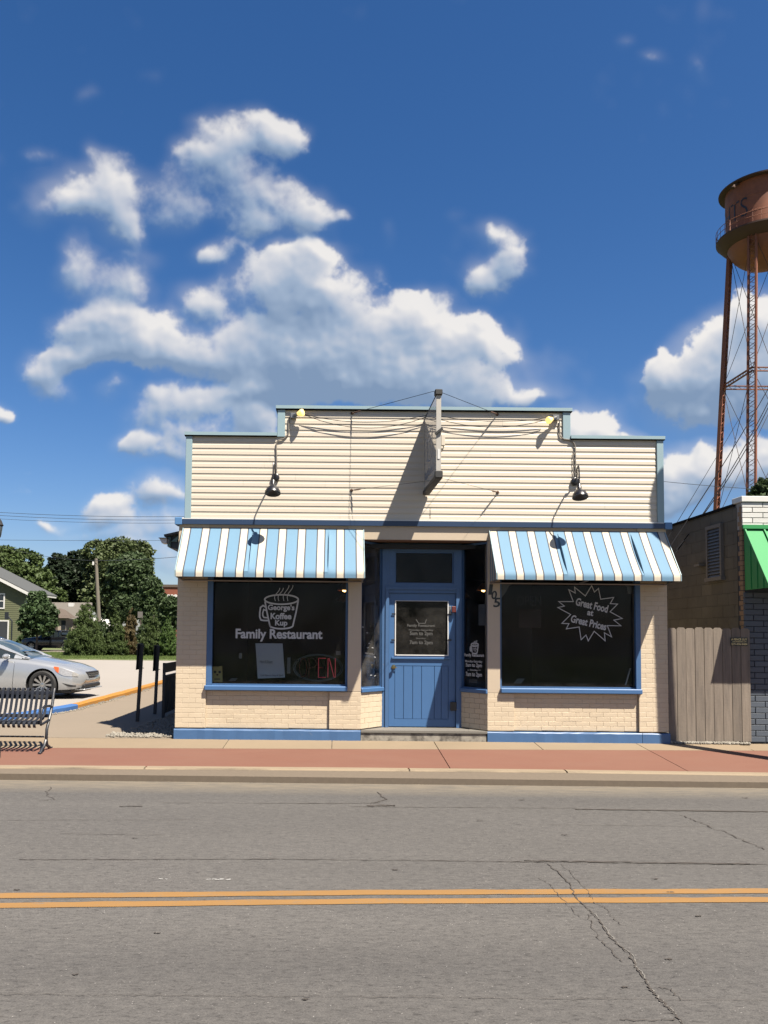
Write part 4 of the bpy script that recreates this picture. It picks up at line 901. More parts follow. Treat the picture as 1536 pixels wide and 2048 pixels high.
# neon OPEN sign
a = W(586, 1362, .22); b = W(686, 1309, .22); cx_, cz_ = (a[0] + b[0]) / 2, (a[1] + b[1]) / 2
ns = emp('neon_sign', (cx_, .22, a[1]), 'oval neon OPEN sign, mostly unlit, low in the right part of the left window', 'neon sign')
for k_, s_ in (('oval_tube', 1.0), ('oval_tube', .93)):
    mb = MB(); mb.tube([(cx_ + (b[0] - a[0]) / 2 * s_ * math.cos(t), .22, cz_ + (b[1] - a[1]) / 2 * s_ * math.sin(t)) for t in [2 * math.pi * q / 40 for q in range(41)]], .006, 6); mb.build(k_, M['neonblue'], ns)
def stroke(pts, u, wch, zc, hch, m_, r_=.008):
    mb = MB(); mb.tube([(u + x * wch, .21, zc + (y - .5) * hch) for x, y in pts], r_, 6); mb.build('letter_tube', m_, ns)
hh = .30; u_ = a[0] + .10; ww_ = .115
stroke([(.5 + .5 * math.cos(t), .5 + .5 * math.sin(t)) for t in [2 * math.pi * q / 16 for q in range(17)]], u_, ww_, cz_, hh, M['neonoff'])
stroke([(0, 0), (0, 1), (.7, 1), (1, .85), (1, .65), (.7, .5), (0, .5)], u_ + .15, ww_, cz_, hh, M['neonoff'])
stroke([(1, 1), (0, 1), (0, .5), (.7, .5), (0, .5), (0, 0), (1, 0)], u_ + .30, ww_, cz_, hh, M['neonon'], .006)
stroke([(0, 0), (0, 1), (.15, 1), (.85, 0), (1, 0), (1, 1)], u_ + .45, ww_, cz_, hh, M['neonon'], .006)
# faint OPEN board in the right window
os_ = emp('hanging_sign', (W(1058, 1240, .5)[0], .5, W(1058, 1240, .5)[1]), 'dim OPEN board hanging behind the upper left of the right window', 'sign')
mb = MB(); a = W(1034, 1211, .16); b = W(1082, 1192, .16); put_text(mb, 'OPEN', a[0], b[0], a[1], b[1], .16, -.01); mb.build('lettering', mat('dim_sign_lettering', (.07, .07, .075), .8, .1, 8), os_)
a = W(1038, 1256, .5); b = W(1082, 1219, .5); MB().box(a[0], b[0], .5, .51, a[1], b[1]).build('board', mat('dull_red_cardboard', (.035, .012, .012), .9, .3, 8), os_)
for (x0, y0, x1, y1, lb) in ((478, 1306, 484, 1317, 'small pale paper standing in the left window, left of the write-on board'), (574, 1315, 581, 1347, 'grey paper strip behind glass, just right of the write-on board'), (672, 1302, 681, 1310, 'small cream card above the right end of the neon oval')):
    paper(x0, y0, x1, y1, .3, 'paper_card', mat('dim_card', (.30, .30, .29), .8, .1, 20), lb, 'card')
for (x0, y0, x1, y1, sk, lb) in ((457, 1356, 470, 1362, .9, 'crumpled grey paper lying on the ledge of the left window'), (1027, 1357, 1042, 1367, .8, 'dim folded paper lying at the lower left corner of the right window')):
    paper(x0, y0, x1, y1, .25, 'folded_paper', mat('dim_paper', (.26, .26, .25), .8, .1, 20), lb, 'paper', sk)
mb = MB(); a = W(1251, 1370, .15); b = W(1263, 1337, .15); mb.tube([(a[0], .15, a[1]), (b[0], .2, b[1])], .012, 8); tag(mb.build('white_stick', M['white']), 'slim white stick leaning in the lower right corner of the right window', 'stick')
lc = [[(416, 1160), (432, 1160), (428, 1166), (424, 1172), (426, 1180), (420, 1196), (416, 1196)], [(1002, 1165), (1030, 1165), (1018, 1172), (1012, 1184), (1006, 1192), (1002, 1198)], [(1248, 1168), (1268, 1168), (1268, 1188), (1256, 1188), (1254, 1174)]]
for pl_, lb in zip(lc, ('scrap of dusty lace in the top left corner of the left window', 'scrap of dusty lace in the top left corner of the right window', 'scrap of dusty lace in the top right corner of the right window')):
    mb = MB(); q = [W(x, y, .14) for x, y in pl_]; mb.prism(q, .14, .146); tag(mb.build('lace_scrap', M['lace']), lb, 'lace')
# pendants inside
def pendant(px, py, y, label, r_=.13, lit=True, zt=3.0):
    x, z = W(px, py, y); o = emp('pendant_lamp', (x, y, z), label, 'ceiling lamp', 'amber pendant lamps inside the restaurant')
    MB().lathe((x, y, z), [(.03, .14), (.06, .12), (r_ * .8, .05), (r_, 0), (r_ - .012, 0), (r_ * .75, .04), (.03, .12)], 18).build('shade', M['lampshade'], o, smooth=True)
    MB().tube([(x, y, z + .13), (x, y, zt)], .006, 6).build('cord', M['cable'], o)
    MB().lathe((x, y, z), [(.001, -.03), (.035, -.015), (.045, .01), (.02, .04)], 12).build('bulb', M['lampglow'] if lit else M['lampshade'], o, smooth=True)
pendant(689, 1181, 2.6, 'lit amber pendant lamp seen at the top right of the left shop window', .14)
pendant(687, 1202, 4.6, 'dim amber pendant lamp below the lit one in the left shop window', .16, False)
pendant(967, 1181, 2.9, 'lit amber pendant lamp seen through the narrow window right of the door', .14)
pendant(928, 1197, 4.4, 'dim amber pendant lamp seen through the window right of the door, nearer the door', .13, False)
# notices in the recess windows
def rpaper(T, x0, y0, x1, y1, off, name, m_, label, cat):
    a = P(T, x0, y1, off); b = P(T, x1, y0, off); return tag(MB(T).box(a[0], b[0], off, off + .003, a[1], b[1]).build(name, m_), label, cat)
def r4(x, y): return 700 + x / 4.653, 1060 + y / 4.653
nm = mat('pasted_notice', (.42, .40, .39), .7, .35, 14)
rpaper(TL, *r4(196, 703), *r4(272, 866), .056, 'notice', nm, 'white notice with a dark picture taped in the window left of the door', 'notice')
rpaper(TR, *r4(1195, 690), *r4(1262, 888), .075, 'notice', mat('dim_notice', (.20, .20, .205), .7, .35, 14), 'large dim notice inside the window right of the door', 'notice')
rpaper(TR, *r4(1108, 1390), *r4(1186, 1418), .06, 'notice', mat('dim_notice_b', (.14, .14, .145), .7, .35, 14), 'small dark notice low in the window right of the door', 'notice')
mb = MB(TL); rr = random.Random(2)
for (x, y) in ((160, 960), (178, 1052), (165, 1098), (210, 1096), (148, 1145), (232, 1182), (196, 1350), (232, 1360), (120, 905)):
    a = P(TL, *r4(x - 8, y + 4), .045); b = P(TL, *r4(x + 8, y - 4), .045); line2(mb, TL, [(a[0], a[1] + rr.uniform(-.01, .02)), ((a[0] + b[0]) / 2, (a[1] + b[1]) / 2), (b[0], b[1] + rr.uniform(-.02, .01))], .009, .045)
mb.build('paint_fleck', M['lettering'], wl)
a = P(TL, *r4(110, 1405), .08); b = P(TL, *r4(185, 1260), .08)
tag(MB(TL).prism([(a[0], a[1]), (b[0], a[1]), (b[0] - .02, a[1] + .08), (a[0] + .12, b[1] - .1), (a[0] + .14, b[1]), (a[0], b[1] - .02)], .08, .09).build('picture', mat('brown_print', (.20, .09, .06), .8, .5, 16)), 'brownish picture propped at the foot of the window left of the door', 'picture')

# ------------------------------------------------------------------ awnings
def awning(x0, x1, label, folds):
    zt_, zf, zv, p_ = 3.285, 2.565, 2.475, .60
    root = emp('awning', ((x0 + x1) / 2, 0, zv), label, 'awning', 'striped awnings over the shop windows')
    c_, b_ = .118, .182; tot = 10 * c_ + 9 * b_; k = (x1 - x0) / tot; edges = [x0]; mats_ = []
    pw = .0095
    for i in range(19):
        w_ = (c_ if i % 2 == 0 else b_) * k; edges.append(edges[-1] + w_); mats_.append(1 if i % 2 == 0 else 0)
    xsn = []; ms = []
    for i in range(19):
        a, b = edges[i], edges[i + 1]
        a2, b2 = a + pw, b - pw
        if i == 0: a2 = a + pw * 1.3
        xsn.append(a); ms.append(2); sub = 6
        for s__ in range(sub): xsn.append(a2 + (b2 - a2) * s__ / sub); ms.append(mats_[i])
        xsn.append(b2); ms.append(2)
    xsn.append(edges[-1])
    for fx_, sg in folds:
        for q_ in (-.05, -.021, -.002, .012, .03, .055):
            x_ = fx_ + q_
            for i in range(len(xsn) - 1):
                if xsn[i] + .002 < x_ < xsn[i + 1] - .002: xsn.insert(i + 1, x_); ms.insert(i + 1, ms[i]); break
    nr = 14; mb = MB(); vs = []
    def prof(t): return (-p_ * t, zt_ + (zf - zt_) * t)
    for r_ in range(nr + 3):
        for x in xsn:
            if r_ <= nr:
                t = r_ / nr; y, z = prof(t); d = -.012 * math.sin(math.pi * t)
                for fx_, sg in folds:
                    dx_ = x - fx_; amp = .034 * max(0, math.sin(math.pi * min(1, max(0, t - .06) * 1.08))) ** .8
                    d += amp * (math.exp(-dx_ / .06) if dx_ > -.003 else -.5 * math.exp((dx_ + .02) / .05))
                vs.append((x, y - d * .77, z + d * .64))
            else:
                q = (r_ - nr) / 2; vs.append((x, -p_ - .004, zf + (zv - zf) * q))
    nx_ = len(xsn)
    for r_ in range(nr + 2):
        for i in range(nx_ - 1):
            mb.f.append((r_ * nx_ + i, (r_ + 1) * nx_ + i, (r_ + 1) * nx_ + i + 1, r_ * nx_ + i + 1)); mb.m.append(ms[i])
    mb.v = vs; mb.build('canopy', [M['awnblue'], M['awncream'], M['awnpipe']], root, smooth=True)
    for sx, xx in ((-1, x0), (1, x1)):       # striped side panels
        mb = MB(); nn = 8
        for i in range(nn):
            ya, yb2 = -p_ * i / nn, -p_ * (i + 1) / nn
            za, zb2 = zt_ + (zf - zt_) * i / nn - .004, zt_ + (zf - zt_) * (i + 1) / nn - .004
            mi = 0 if i % 2 else 1; e = .012
            if i < nn:
                mb.add([(xx + sx * .002, ya, zv), (xx + sx * .002, yb2 + e, zv), (xx + sx * .002, yb2 + e, zb2), (xx + sx * .002, ya, za)], [(0, 1, 2, 3)], mi)
                mb.add([(xx + sx * .002, yb2 + e, zv), (xx + sx * .002, yb2, zv), (xx + sx * .002, yb2, zb2), (xx + sx * .002, yb2 + e, zb2)], [(0, 1, 2, 3)], 2)
        mb.build('side_panel', [M['awnblue'], M['awncream'], M['awnpipe']], root)
        MB().tube([(xx + sx * .002, -.01, zt_ - .01), (xx + sx * .002, -p_, zf), (xx + sx * .002, -p_ - .003, zv)], .009, 6).build('edge_piping', M['trimblue'], root)
    mb = MB(); mb.tube([(x0, -p_ + .02, zv + .01), (x1, -p_ + .02, zv + .01)], .014, 6); mb.tube([(x0, -.04, zv - .02), (x1, -.04, zv - .02)], .014, 6)
    for x in (x0 + .02, x1 - .02, (x0 + x1) / 2): mb.tube([(x, -.03, zv - .02), (x, -p_ + .03, zv)], .012, 6)
    mb.build('awning_frame', M['frame'], root)
    return root
kx_ = lambda x0, i: x0 + (10 * 0 + i)
awning(-2.432, .391, 'blue and cream striped awning over the left window with the mug', [(-1.335, 1), (-.145, 1)])
awning(2.368, 5.112, 'blue and cream striped awning over the right window with the starburst', [(3.43, -1), (4.57, -1)])

# ------------------------------------------------------------------ gooseneck lamps
def goose(bx, bz, sx, sy, sz, label):        # base on the wall, shade position
    o = emp('wall_lamp', (bx, 0, bz), label, 'wall lamp', 'black gooseneck lamps over the awnings')
    MB().lathe((bx, -.013, bz), [(.001, -.05), (.045, -.05), (.062, -.04), (.064, 0)], 20, 'Y').build('base', M['black'], o, smooth=True)
    a = Vector((bx, -.05, bz)); top = Vector((sx * .5 + bx * .5, sy * .55, sz + .40)); e = Vector((sx, sy, sz + .13))
    pts = [];
    c = [a, a + Vector((0, -.10, .10)), Vector((bx * .6 + sx * .4, sy * .42, sz + .41)), Vector((bx * .15 + sx * .85, sy * .86, sz + .46)), Vector((sx, sy, sz + .34)), e]
    for i in range(len(c) - 1):
        p0, p1, p2, p3 = c[max(0, i - 1)], c[i], c[i + 1], c[min(len(c) - 1, i + 2)]
        for k in range(6):
            t = k / 6; pts.append(.5 * ((2 * p1) + (-p0 + p2) * t + (2 * p0 - 5 * p1 + 4 * p2 - p3) * t * t + (-p0 + 3 * p1 - 3 * p2 + p3) * t ** 3))
    pts.append(e); MB().tube(pts, .012, 8).build('gooseneck', M['black'], o, smooth=True)
    mb = MB(); mb.lathe((sx, sy, sz), [(.001, .17), (.028, .17), (.034, .15), (.034, .085), (.048, .065), (.088, .035), (.116, -.02), (.122, -.055), (.116, -.055), (.08, -.0), (.001, .03)], 24)
    ca, sa = math.cos(R(17)), math.sin(R(17)); mb.v = [(x, sy + (y - sy) * ca + (z - sz - .13) * sa, sz + .13 + (z - sz - .13) * ca - (y - sy) * sa) for x, y, z in mb.v]
    mb.build('shade', M['black'], o, smooth=True)
bl = W(551, 955, -.03); s1_ = W(546, 982, -.42)
goose(bl[0], bl[1], s1_[0], -.42, s1_[1], 'black gooseneck lamp on the siding above the left awning')
br = W(1150, 963, -.03); s2_ = W(1158.5, 990, -.42)
goose(br[0], br[1], s2_[0], -.42, s2_[1], 'black gooseneck lamp on the siding above the right awning')
def cond(pts, name, label, r_=.011, m_='conduit', y=-.03):
    q = [(W(a, b, y)[0], y, W(a, b, y)[1]) for a, b in pts]; sm_ = []
    for i in range(len(q) - 1):
        p0, p1, p2, p3 = [Vector(q[max(0, min(len(q) - 1, i + d_))]) for d_ in (-1, 0, 1, 2)]
        for k in range(5):
            t = k / 5; sm_.append(.5 * ((2 * p1) + (-p0 + p2) * t + (2 * p0 - 5 * p1 + 4 * p2 - p3) * t * t + (-p0 + 3 * p1 - 3 * p2 + p3) * t ** 3))
    sm_.append(Vector(q[-1])); return tag(MB().tube(sm_, r_, 7).build(name, M[m_], smooth=True), label, 'conduit')
cond([(578, 834), (577, 855), (577, 866), (568, 877), (556, 881), (552.5, 892), (553, 920), (553, 950)], 'conduit', 'thin conduit bending down from the left flood light to the left gooseneck lamp')
cond([(1119, 842), (1119, 862), (1121, 872), (1128, 878), (1140, 880), (1149, 888), (1150.5, 905), (1151, 935), (1151, 955)], 'conduit', 'thin conduit bending down from the right flood light to the right gooseneck lamp')
cond([(1147, 903), (1146.5, 925), (1147.5, 955)], 'conduit', 'second short wire beside the conduit above the right gooseneck lamp', .006)
# flood lights
def flood(px, py, bx, by, label, two):
    x, z = W(px, py, -.06); o = emp('flood_light', (x, 0, z), label, 'flood light', 'small flood lights under the high parapet cap')
    MB().bbox(x - .05, x + .05, -.075, -.013, z - .04, z + .04, .006).build('box', M['steel'], o)
    x2, z2 = W(bx, by, -.135); d = Vector((x2, -.135, z2)) - Vector((x, -.06, z)); a = Vector((x, -.07, z)); dn = d.normalized()
    MB().tube([a, a + d * .35, a + d * .55], [.02, .024, .036], 10).build('socket', M['steel'], o, smooth=True)
    mb = MB(); p0 = a + d * .5
    mb.tube([p0, p0 + dn * .03, p0 + dn * .075, p0 + dn * .10, p0 + dn * .112], [.026, .036, .056, .055, .035], 14); mb.build('bulb', M['floodbulb'], o, smooth=True)
    if two:
        a = Vector((x, -.07, z - .02)); e_ = a + Vector((two * .02, -.10, -.12)); MB().tube([a, e_], [.02, .03], 10).build('socket', M['steel'], o, smooth=True)
        q = (e_ - a).normalized(); MB().tube([e_, e_ + q * .05, e_ + q * .11, e_ + q * .12], [.03, .055, .062, .04], 14).build('bulb', M['blackm'], o, smooth=True)
flood(587, 831, 603, 826, 'flood light with a yellow bulb in the upper left corner of the high parapet', 0)
flood(1112, 835, 1097, 841, 'flood light with a yellow bulb in the upper right corner of the high parapet', 0)

# ------------------------------------------------------------------ blade sign, guy wires
bx = 1.364; zb_, ztp = 3.885, 5.035; y0s, y1s = -1.42, -.06
TSG = Matrix.Translation((bx, 0, 0)) @ Matrix.Rotation(.022, 4, 'Z') @ Matrix.Translation((-bx, 0, 0))
sg = emp('blade_sign', (bx, 0, zb_), 'weathered white sign sticking out from the siding between the two awnings', 'sign')
mb = MB(TSG); t_ = .034
mb.box(bx - t_ + .006, bx + t_ - .006, y0s + .02, y1s - .01, zb_ + .03, ztp - .02); mb.build('sign_face', M['signface'], sg)
MB(TSG).box(bx - t_, bx + t_, y0s, y0s + .018, zb_, ztp).build('end_frame', M['signframe'], sg); MB(TSG).box(bx - t_, bx + t_, y1s - .008, y1s + .01, zb_, ztp).build('end_frame', M['signframe'], sg)
MB(TSG).box(bx - .05, bx + .05, y0s - .01, y1s + .02, zb_ - .055, zb_ + .0).build('lower_arm', M['signdark'], sg); MB(TSG).box(bx - .018, bx + .018, y0s - .02, y1s + .05, ztp + .001, ztp + .035).build('upper_arm', M['signdark'], sg); MB(TSG).bbox(bx - .055, bx + .05, y0s - .03, y0s + .09, ztp - .02, ztp + .06, .01).build('end_clamp', M['signdark'], sg); MB(TSG).bbox(bx - .055, bx + .055, y0s - .03, y0s + .03, zb_ - .05, zb_ + .05, .008).build('end_clamp', M['signdark'], sg)
mb = MB(TSG); mb.bar((bx - .05, y0s - .01, ztp - .58), (bx + .05, y0s - .02, ztp - .50), .05, .03); mb.build('bracket', M['signdark'], sg)
MB(TSG).box(bx - .016, bx + .016, y0s - .008, y0s - .001, zb_ + .22, zb_ + .36).build('tag_plate', M['white'], sg)
TS = frame(bx - t_ + .0045, y1s, 0, -1)          # left face: local x runs out towards the street
TS = TSG @ Matrix(((0, 1, 0, bx - t_ + .004), (-1, 0, 0, y1s), (0, 0, 1, 0), (0, 0, 0, 1)))
mb = MB(TS); cz_ = zb_ + .62
line2(mb, TS, [(.62 + .30 * math.cos(a), cz_ + .12 + .06 * math.sin(a)) for a in [2 * math.pi * k / 30 for k in range(30)]], .03, 0, closed=True)
line2(mb, TS, [(.32, cz_ + .12), (.38, cz_ - .22), (.62, cz_ - .27), (.86, cz_ - .22), (.92, cz_ + .12)], .03, 0)
put_text(mb, 'Family Restaurant', .10, 1.10, zb_ + .10, zb_ + .27, 0, .03); mb.build('faded_print', M['signblue'], sg)
mb = MB(); x, z = W(886, 880, -.03); mb.bbox(x - .03, x + .03, -.05, -.013, z - .09, z + .08, .005); mb.bbox(x - .045, x - .0, -.045, -.013, z - .14, z - .10, .004)
tag(mb.build('junction_box', M['siding']), 'ivory cable box on the siding just right of the blade sign', 'cable box')
tipx, tipy, tipz = bx, y0s + .05, ztp + .05
def guy(px, py, tip, label, rad=.0035):
    x, z = W(px, py, 0); o = emp('guy_wire', (x, 0, z), label, 'guy wire', 'guy wires holding the blade sign'); A = Vector((x, -.02, z)); B = Vector(tip); d = (B - A).normalized()
    mb = MB(); mb.lathe((x, -.013, z), [(.001, -.012), (.024, -.01), (.026, 0)], 10, 'Y'); mb.tube([A, A + d * .03], .012, 6); mb.build('anchor', M['rust'], o)
    MB().tube([A + d * .03, A + d * .07, A + d * .17, A + d * .21], [.005, .011, .011, .005], 7).build('turnbuckle', M['rust'], o)
    MB().tube([A + d * .2, B], rad, 6).build('wire', M['cable'], o); return o
guy(704, 827, (tipx - .03, tipy, tipz), 'wire from the top of the blade sign to the upper left anchor')
guy(994, 829, (tipx + .03, tipy, tipz), 'wire from the top of the blade sign to the upper right anchor')
guy(703, 981, (bx - .04, y0s + .3, zb_ - .03), 'wire from the bottom of the blade sign to the lower left anchor', .0022)
guy(995, 985, (bx + .04, y0s + .05, zb_ - .03), 'wire from the bottom of the blade sign to the lower right anchor', .0022)
def sagwire(a, b, sag, r_, name, m_, label, cat='cable', group=None, n=16, seg=5):
    a, b = Vector(a), Vector(b); pts = [a + (b - a) * (i / n) - Vector((0, 0, sag * 4 * (i / n) * (1 - i / n))) for i in range(n + 1)]
    return tag(MB().tube(pts, r_, seg).build(name, M[m_], smooth=True), label, cat, group)
def wp(px, py, y): x, z = W(px, py, y); return (x, y, z)
c0 = (bx - .01, -.07, W(848, 833, 0)[1])
sagwire(wp(606, 828, -.08), c0, .12, .005, 'cable', 'cable', 'upper slack cable from the left flood light to the blade sign')
sagwire(wp(610, 830, -.08), (c0[0], c0[1], c0[2] - .03), .19, .005, 'cable', 'cable', 'lower slack cable from the left flood light to the blade sign')
sagwire(wp(1092, 836, -.08), (bx + .02, -.07, c0[2] + .03), .09, .005, 'cable', 'cable', 'upper slack cable from the right flood light to the blade sign')
sagwire(wp(1090, 840, -.08), (bx + .02, -.07, c0[2]), .15, .005, 'cable', 'cable', 'lower slack cable from the right flood light to the blade sign')

# ------------------------------------------------------------------ cedar fence
fn = emp('cedar_fence', (5.79, .05, 0), 'weathered grey cedar board fence closing the gap between the two buildings', 'fence')
fx0, fx1 = 5.15, 6.435; nb = 9; bw = (fx1 - fx0) / nb; rr = random.Random(3)
for i in range(nb):
    x0 = fx0 + i * bw + .002; x1 = fx0 + (i + 1) * bw - .006; tz = 1.79 + rr.uniform(-.012, .012); zb0 = .02 + rr.uniform(0, .02); c = .028; yy_ = .03 + rr.uniform(-.004, .004)
    MB().prism([(x0, zb0), (x1, zb0), (x1 + rr.uniform(-.002, .002), tz - c), (x1 - c, tz), (x0 + c, tz), (x0, tz - c)], yy_, yy_ + .018).build('fence_board', M['wood'], fn)
for z in (.25, 1.45): MB().box(fx0, fx1 - .06, .06, .10, z, z + .09).build('rail', M['wood'], fn)
fs = emp('fence_sign', (6.28, .02, 1.42), 'small black and yellow metal plate at the upper right of the cedar fence', 'sign')
a = W(1461.5, 1291.5, .018); b = W(1495.5, 1275.5, .018); MB().box(a[0], b[0], .018, .022, a[1], b[1]).build('plate', mat('black_plate', (.02, .018, .012), .4, .1, 8), fs)
mb = MB(); h_ = b[1] - a[1]; yv = mat('dull_yellow_lettering', (.95, .78, .36), .5, .1, 8)
put_text(mb, 'A FENCE GUY', a[0] + .01, b[0] - .01, a[1] + h_ * .66, a[1] + h_ * .92, .0165, .02); put_text(mb, 'VALPARAISO, IN', a[0] + .025, b[0] - .025, a[1] + h_ * .42, a[1] + h_ * .57, .0165, .02); put_text(mb, '219-476-9484', a[0] + .01, b[0] - .01, a[1] + h_ * .09, a[1] + h_ * .34, .0165, .02)
mb.build('lettering', yv, fs)

# ------------------------------------------------------------------ neighbouring shop
nbk = emp('neighbour_building', (6.38, .1, 0), 'shop at the right edge with white brick top, green awning and slate brick below', 'shop')
NX0 = 6.385; NT = 3.86
mb = MB(); mb.box(NX0 + .01, NX0 + 9, .115, .4, .0, NT - .09); mb.build('wall', M['slatej'], nbk)
mb = MB(); mb.box(NX0 + .006, NX0 + 9, .112, .3, 3.36, NT - .06); mb.build('wall', M['whitej'], nbk)
mb = MB(); mb.box(NX0 + .012, NX0 + .22, .41, 16, 0, NT - .1); mb.build('side_wall', M['blockjoint'], nbk)
TN = frame(NX0, .1, 1, 0)
sp2 = [(TN, 0, a_, b_, z_, h_) for a_, b_, z_, h_ in courses(0, .9, 0.02, 2.36, L_=.30, h=.078, j=.012)]
laybricks(sp2, nbk, M['slate'], 's', 300, proud=0)
spx = [(TN, -.004, a_, b_, z_, h_) for a_, b_, z_, h_ in courses(.9, 4.5, 0.02, 2.36, L_=.30, h=.078, j=.012)]
laybricks(spx, nbk, M['slate'], 's', 0)
laybricks([(TN, -.006, a_, b_, z_, h_) for a_, b_, z_, h_ in courses(0, 3.0, 3.37, NT - .075, L_=.32, h=.078, j=.012)], nbk, M['whitebrick'], 'w', 300)
MB().bbox(NX0 - .02, NX0 + 9, .07, .4, NT - .07, NT + .02, .006).build('parapet_cap', M['white'], nbk)
# side wall blocks (faces the gap)
TB = frame(NX0, 16, 0, -1)      # local x runs towards the street, outward is -x
TB = Matrix(((0, 1, 0, NX0), (-1, 0, 0, 16), (0, 0, 1, 0), (0, 0, 0, 1)))
bl_ = courses(10.6, 15.72, 1.0, NT - .13, L_=.395, h=.195, j=.004)
laybricks([(TB, 0, a_, b_, z_, h_) for a_, b_, z_, h_ in bl_ if True], nbk, M['block'], 'b', 300, 'concrete_block')
laybricks([(TB, 0, a_, b_, z_, h_) for a_, b_, z_, h_ in courses(0, 10.59, 0, NT - .13, L_=.395, h=.195, j=.004)], nbk, M['block'], 'b', 0, 'concrete_block')
laybricks([(TB, -.003, a_ + (.05 if i % 2 else 0), 15.885, z_, h_) for i, (a_, b_, z_, h_) in enumerate([q for q in courses(15.75, 15.885, 1.2, NT - .13, L_=.30, h=.068, j=.010)])], nbk, M['tanbrick'], 't', 300)
mb = MB(); mb.box(NX0 - .02, NX0 + .25, .35, 16, NT - .1, NT - .06); mb.build('roof_edge', M['cable'], nbk)
# louvre
def side(px, py):   # point on the side wall plane x = NX0
    d = ray(px, py); t = (NX0 - CAM.x) / d.x; return CAM.y + t * d.y, CAM.z + t * d.z
ya, za = side(1447, 1054); yb3, zb3 = side(1418, 1158); z_hi, z_lo = side(1418, 1061)[1], side(1418, 1157)[1]
lv = MB(); lv.box(NX0 - .05, NX0 - .0, ya - .0, ya + .055, z_lo, z_hi); lv.box(NX0 - .05, NX0 - .0, yb3 - .055, yb3, z_lo, z_hi); lv.box(NX0 - .055, NX0, ya, yb3, z_hi, z_hi + .06); lv.box(NX0 - .07, NX0, ya - .03, yb3 + .03, z_lo - .06, z_lo)
lvo = lv.build('louver', M['louverf'], nbk)
MB().box(NX0 - .012, NX0 - .008, ya + .05, yb3 - .05, z_lo, z_hi).build('louver_back', M['dark'], lvo)
k = 15
for i in range(k):
    z = z_lo + (z_hi - z_lo) * (i + .5) / k; MB().add([(NX0 - .045, ya + .056, z - .028), (NX0 - .045, yb3 - .056, z - .028), (NX0 - .014, yb3 - .056, z + .022), (NX0 - .014, ya + .056, z + .022), (NX0 - .045, ya + .056, z - .022), (NX0 - .045, yb3 - .056, z - .022), (NX0 - .014, yb3 - .056, z + .028), (NX0 - .014, ya + .056, z + .028)], [(0, 1, 2, 3), (4, 5, 6, 7), (0, 1, 5, 4), (2, 3, 7, 6)]).build('louver_slat', M['louver'], lvo)
y_, z_ = side(1407, 1130); MB().box(NX0 - .12, NX0, y_ - .1, y_ + .12, z_ - .025, z_ + .015).build('side_bracket', M['louverf'], nbk)
# green metal awning
gw = emp('green_awning', (NX0 + 2, 0, 2.4), 'green standing seam metal awning on the neighbouring shop', 'awning')
gz1_, gz0_, gp_ = 3.36, 2.41, .62; mb = MB(); gx0 = NX0 + .02; gx1 = NX0 + 6
mb.add([(gx0, .095, gz1_), (gx1, .095, gz1_), (gx1, -gp_, gz0_), (gx0, -gp_, gz0_), (gx0, .095, gz1_ - .02), (gx1, .095, gz1_ - .02), (gx1, -gp_, gz0_ - .02), (gx0, -gp_, gz0_ - .02)], [(0, 1, 2, 3), (7, 6, 5, 4), (0, 3, 7, 4), (3, 2, 6, 7), (2, 1, 5, 6), (1, 0, 4, 5)]); mb.build('roof_panel', M['green'], gw)
for i in range(15): 
    x = gx0 + .005 + i * .30; MB().bar((x, .09, gz1_ + .008), (x, -gp_ - .005, gz0_ + .008), .022, .04).build('seam', M['green'], gw)
mb = MB(); mb.prism([(0, 0), (0, 0), (0, 0)], 0, 0) if False else None
mb.add([(gx0 + .002, .095, gz1_ - .02), (gx0 + .002, -gp_, gz0_ - .02), (gx0 + .002, .095, gz0_ - .02), (gx0 + .01, .095, gz1_ - .02), (gx0 + .01, -gp_, gz0_ - .02), (gx0 + .01, .095, gz0_ - .02)], [(0, 1, 2), (5, 4, 3), (0, 3, 4, 1), (1, 4, 5, 2)]); mb.build('side_panel', M['green'], gw)
for t in (.28, .55, .8): MB().bar((gx0 - .004, .095 - (gp_ + .1) * t, gz0_ - .015), (gx0 - .004, .095 - (gp_ + .1) * t * .999, gz1_ - .03 - (gz1_ - gz0_) * t), .012, .012).build('side_rib', M['green'], gw)
mb = MB(); mb.box(gx0 - .03, gx1, .05, .098, gz1_, gz1_ + .06); mb.build('awning_flashing', M['green'], gw)

# thick service cables dropping behind the restaurant
for i, (a, b, sag) in enumerate((((1338, 1096, 1.2), (1560, 735, 9), .10), ((1352, 1100, 1.5), (1575, 730, 10), .35), ((1342, 1118, 1.7), (1565, 745, 9.5), .25), ((1336, 1075, 2.4), (1500, 800, 14), .02))):
    sagwire(wp(*a), wp(*b), sag, .010 if i < 3 else .006, 'service_cable', 'cable', ['upper thick black cable', 'lowest sagging thick black cable', 'middle thick black cable', 'thin black cable'][i] + ' crossing the water tower legs down to the restaurant', 'cable', 'cables running down to the restaurant', 20)

# ------------------------------------------------------------------ utility pole just outside the frame at the right (its shadow falls on the wall)
up = emp('utility_pole', (6.68, -1.62, -.1), 'wooden utility pole at the kerb right of the restaurant, seen by its shadow', 'utility pole')
MB().tube([(6.68, -1.62, -.1), (6.44, -1.62, 7.55), (6.437, -1.62, 7.72)], [.135, .112, .07], 14).build('shaft', M['pole'], up, smooth=True)

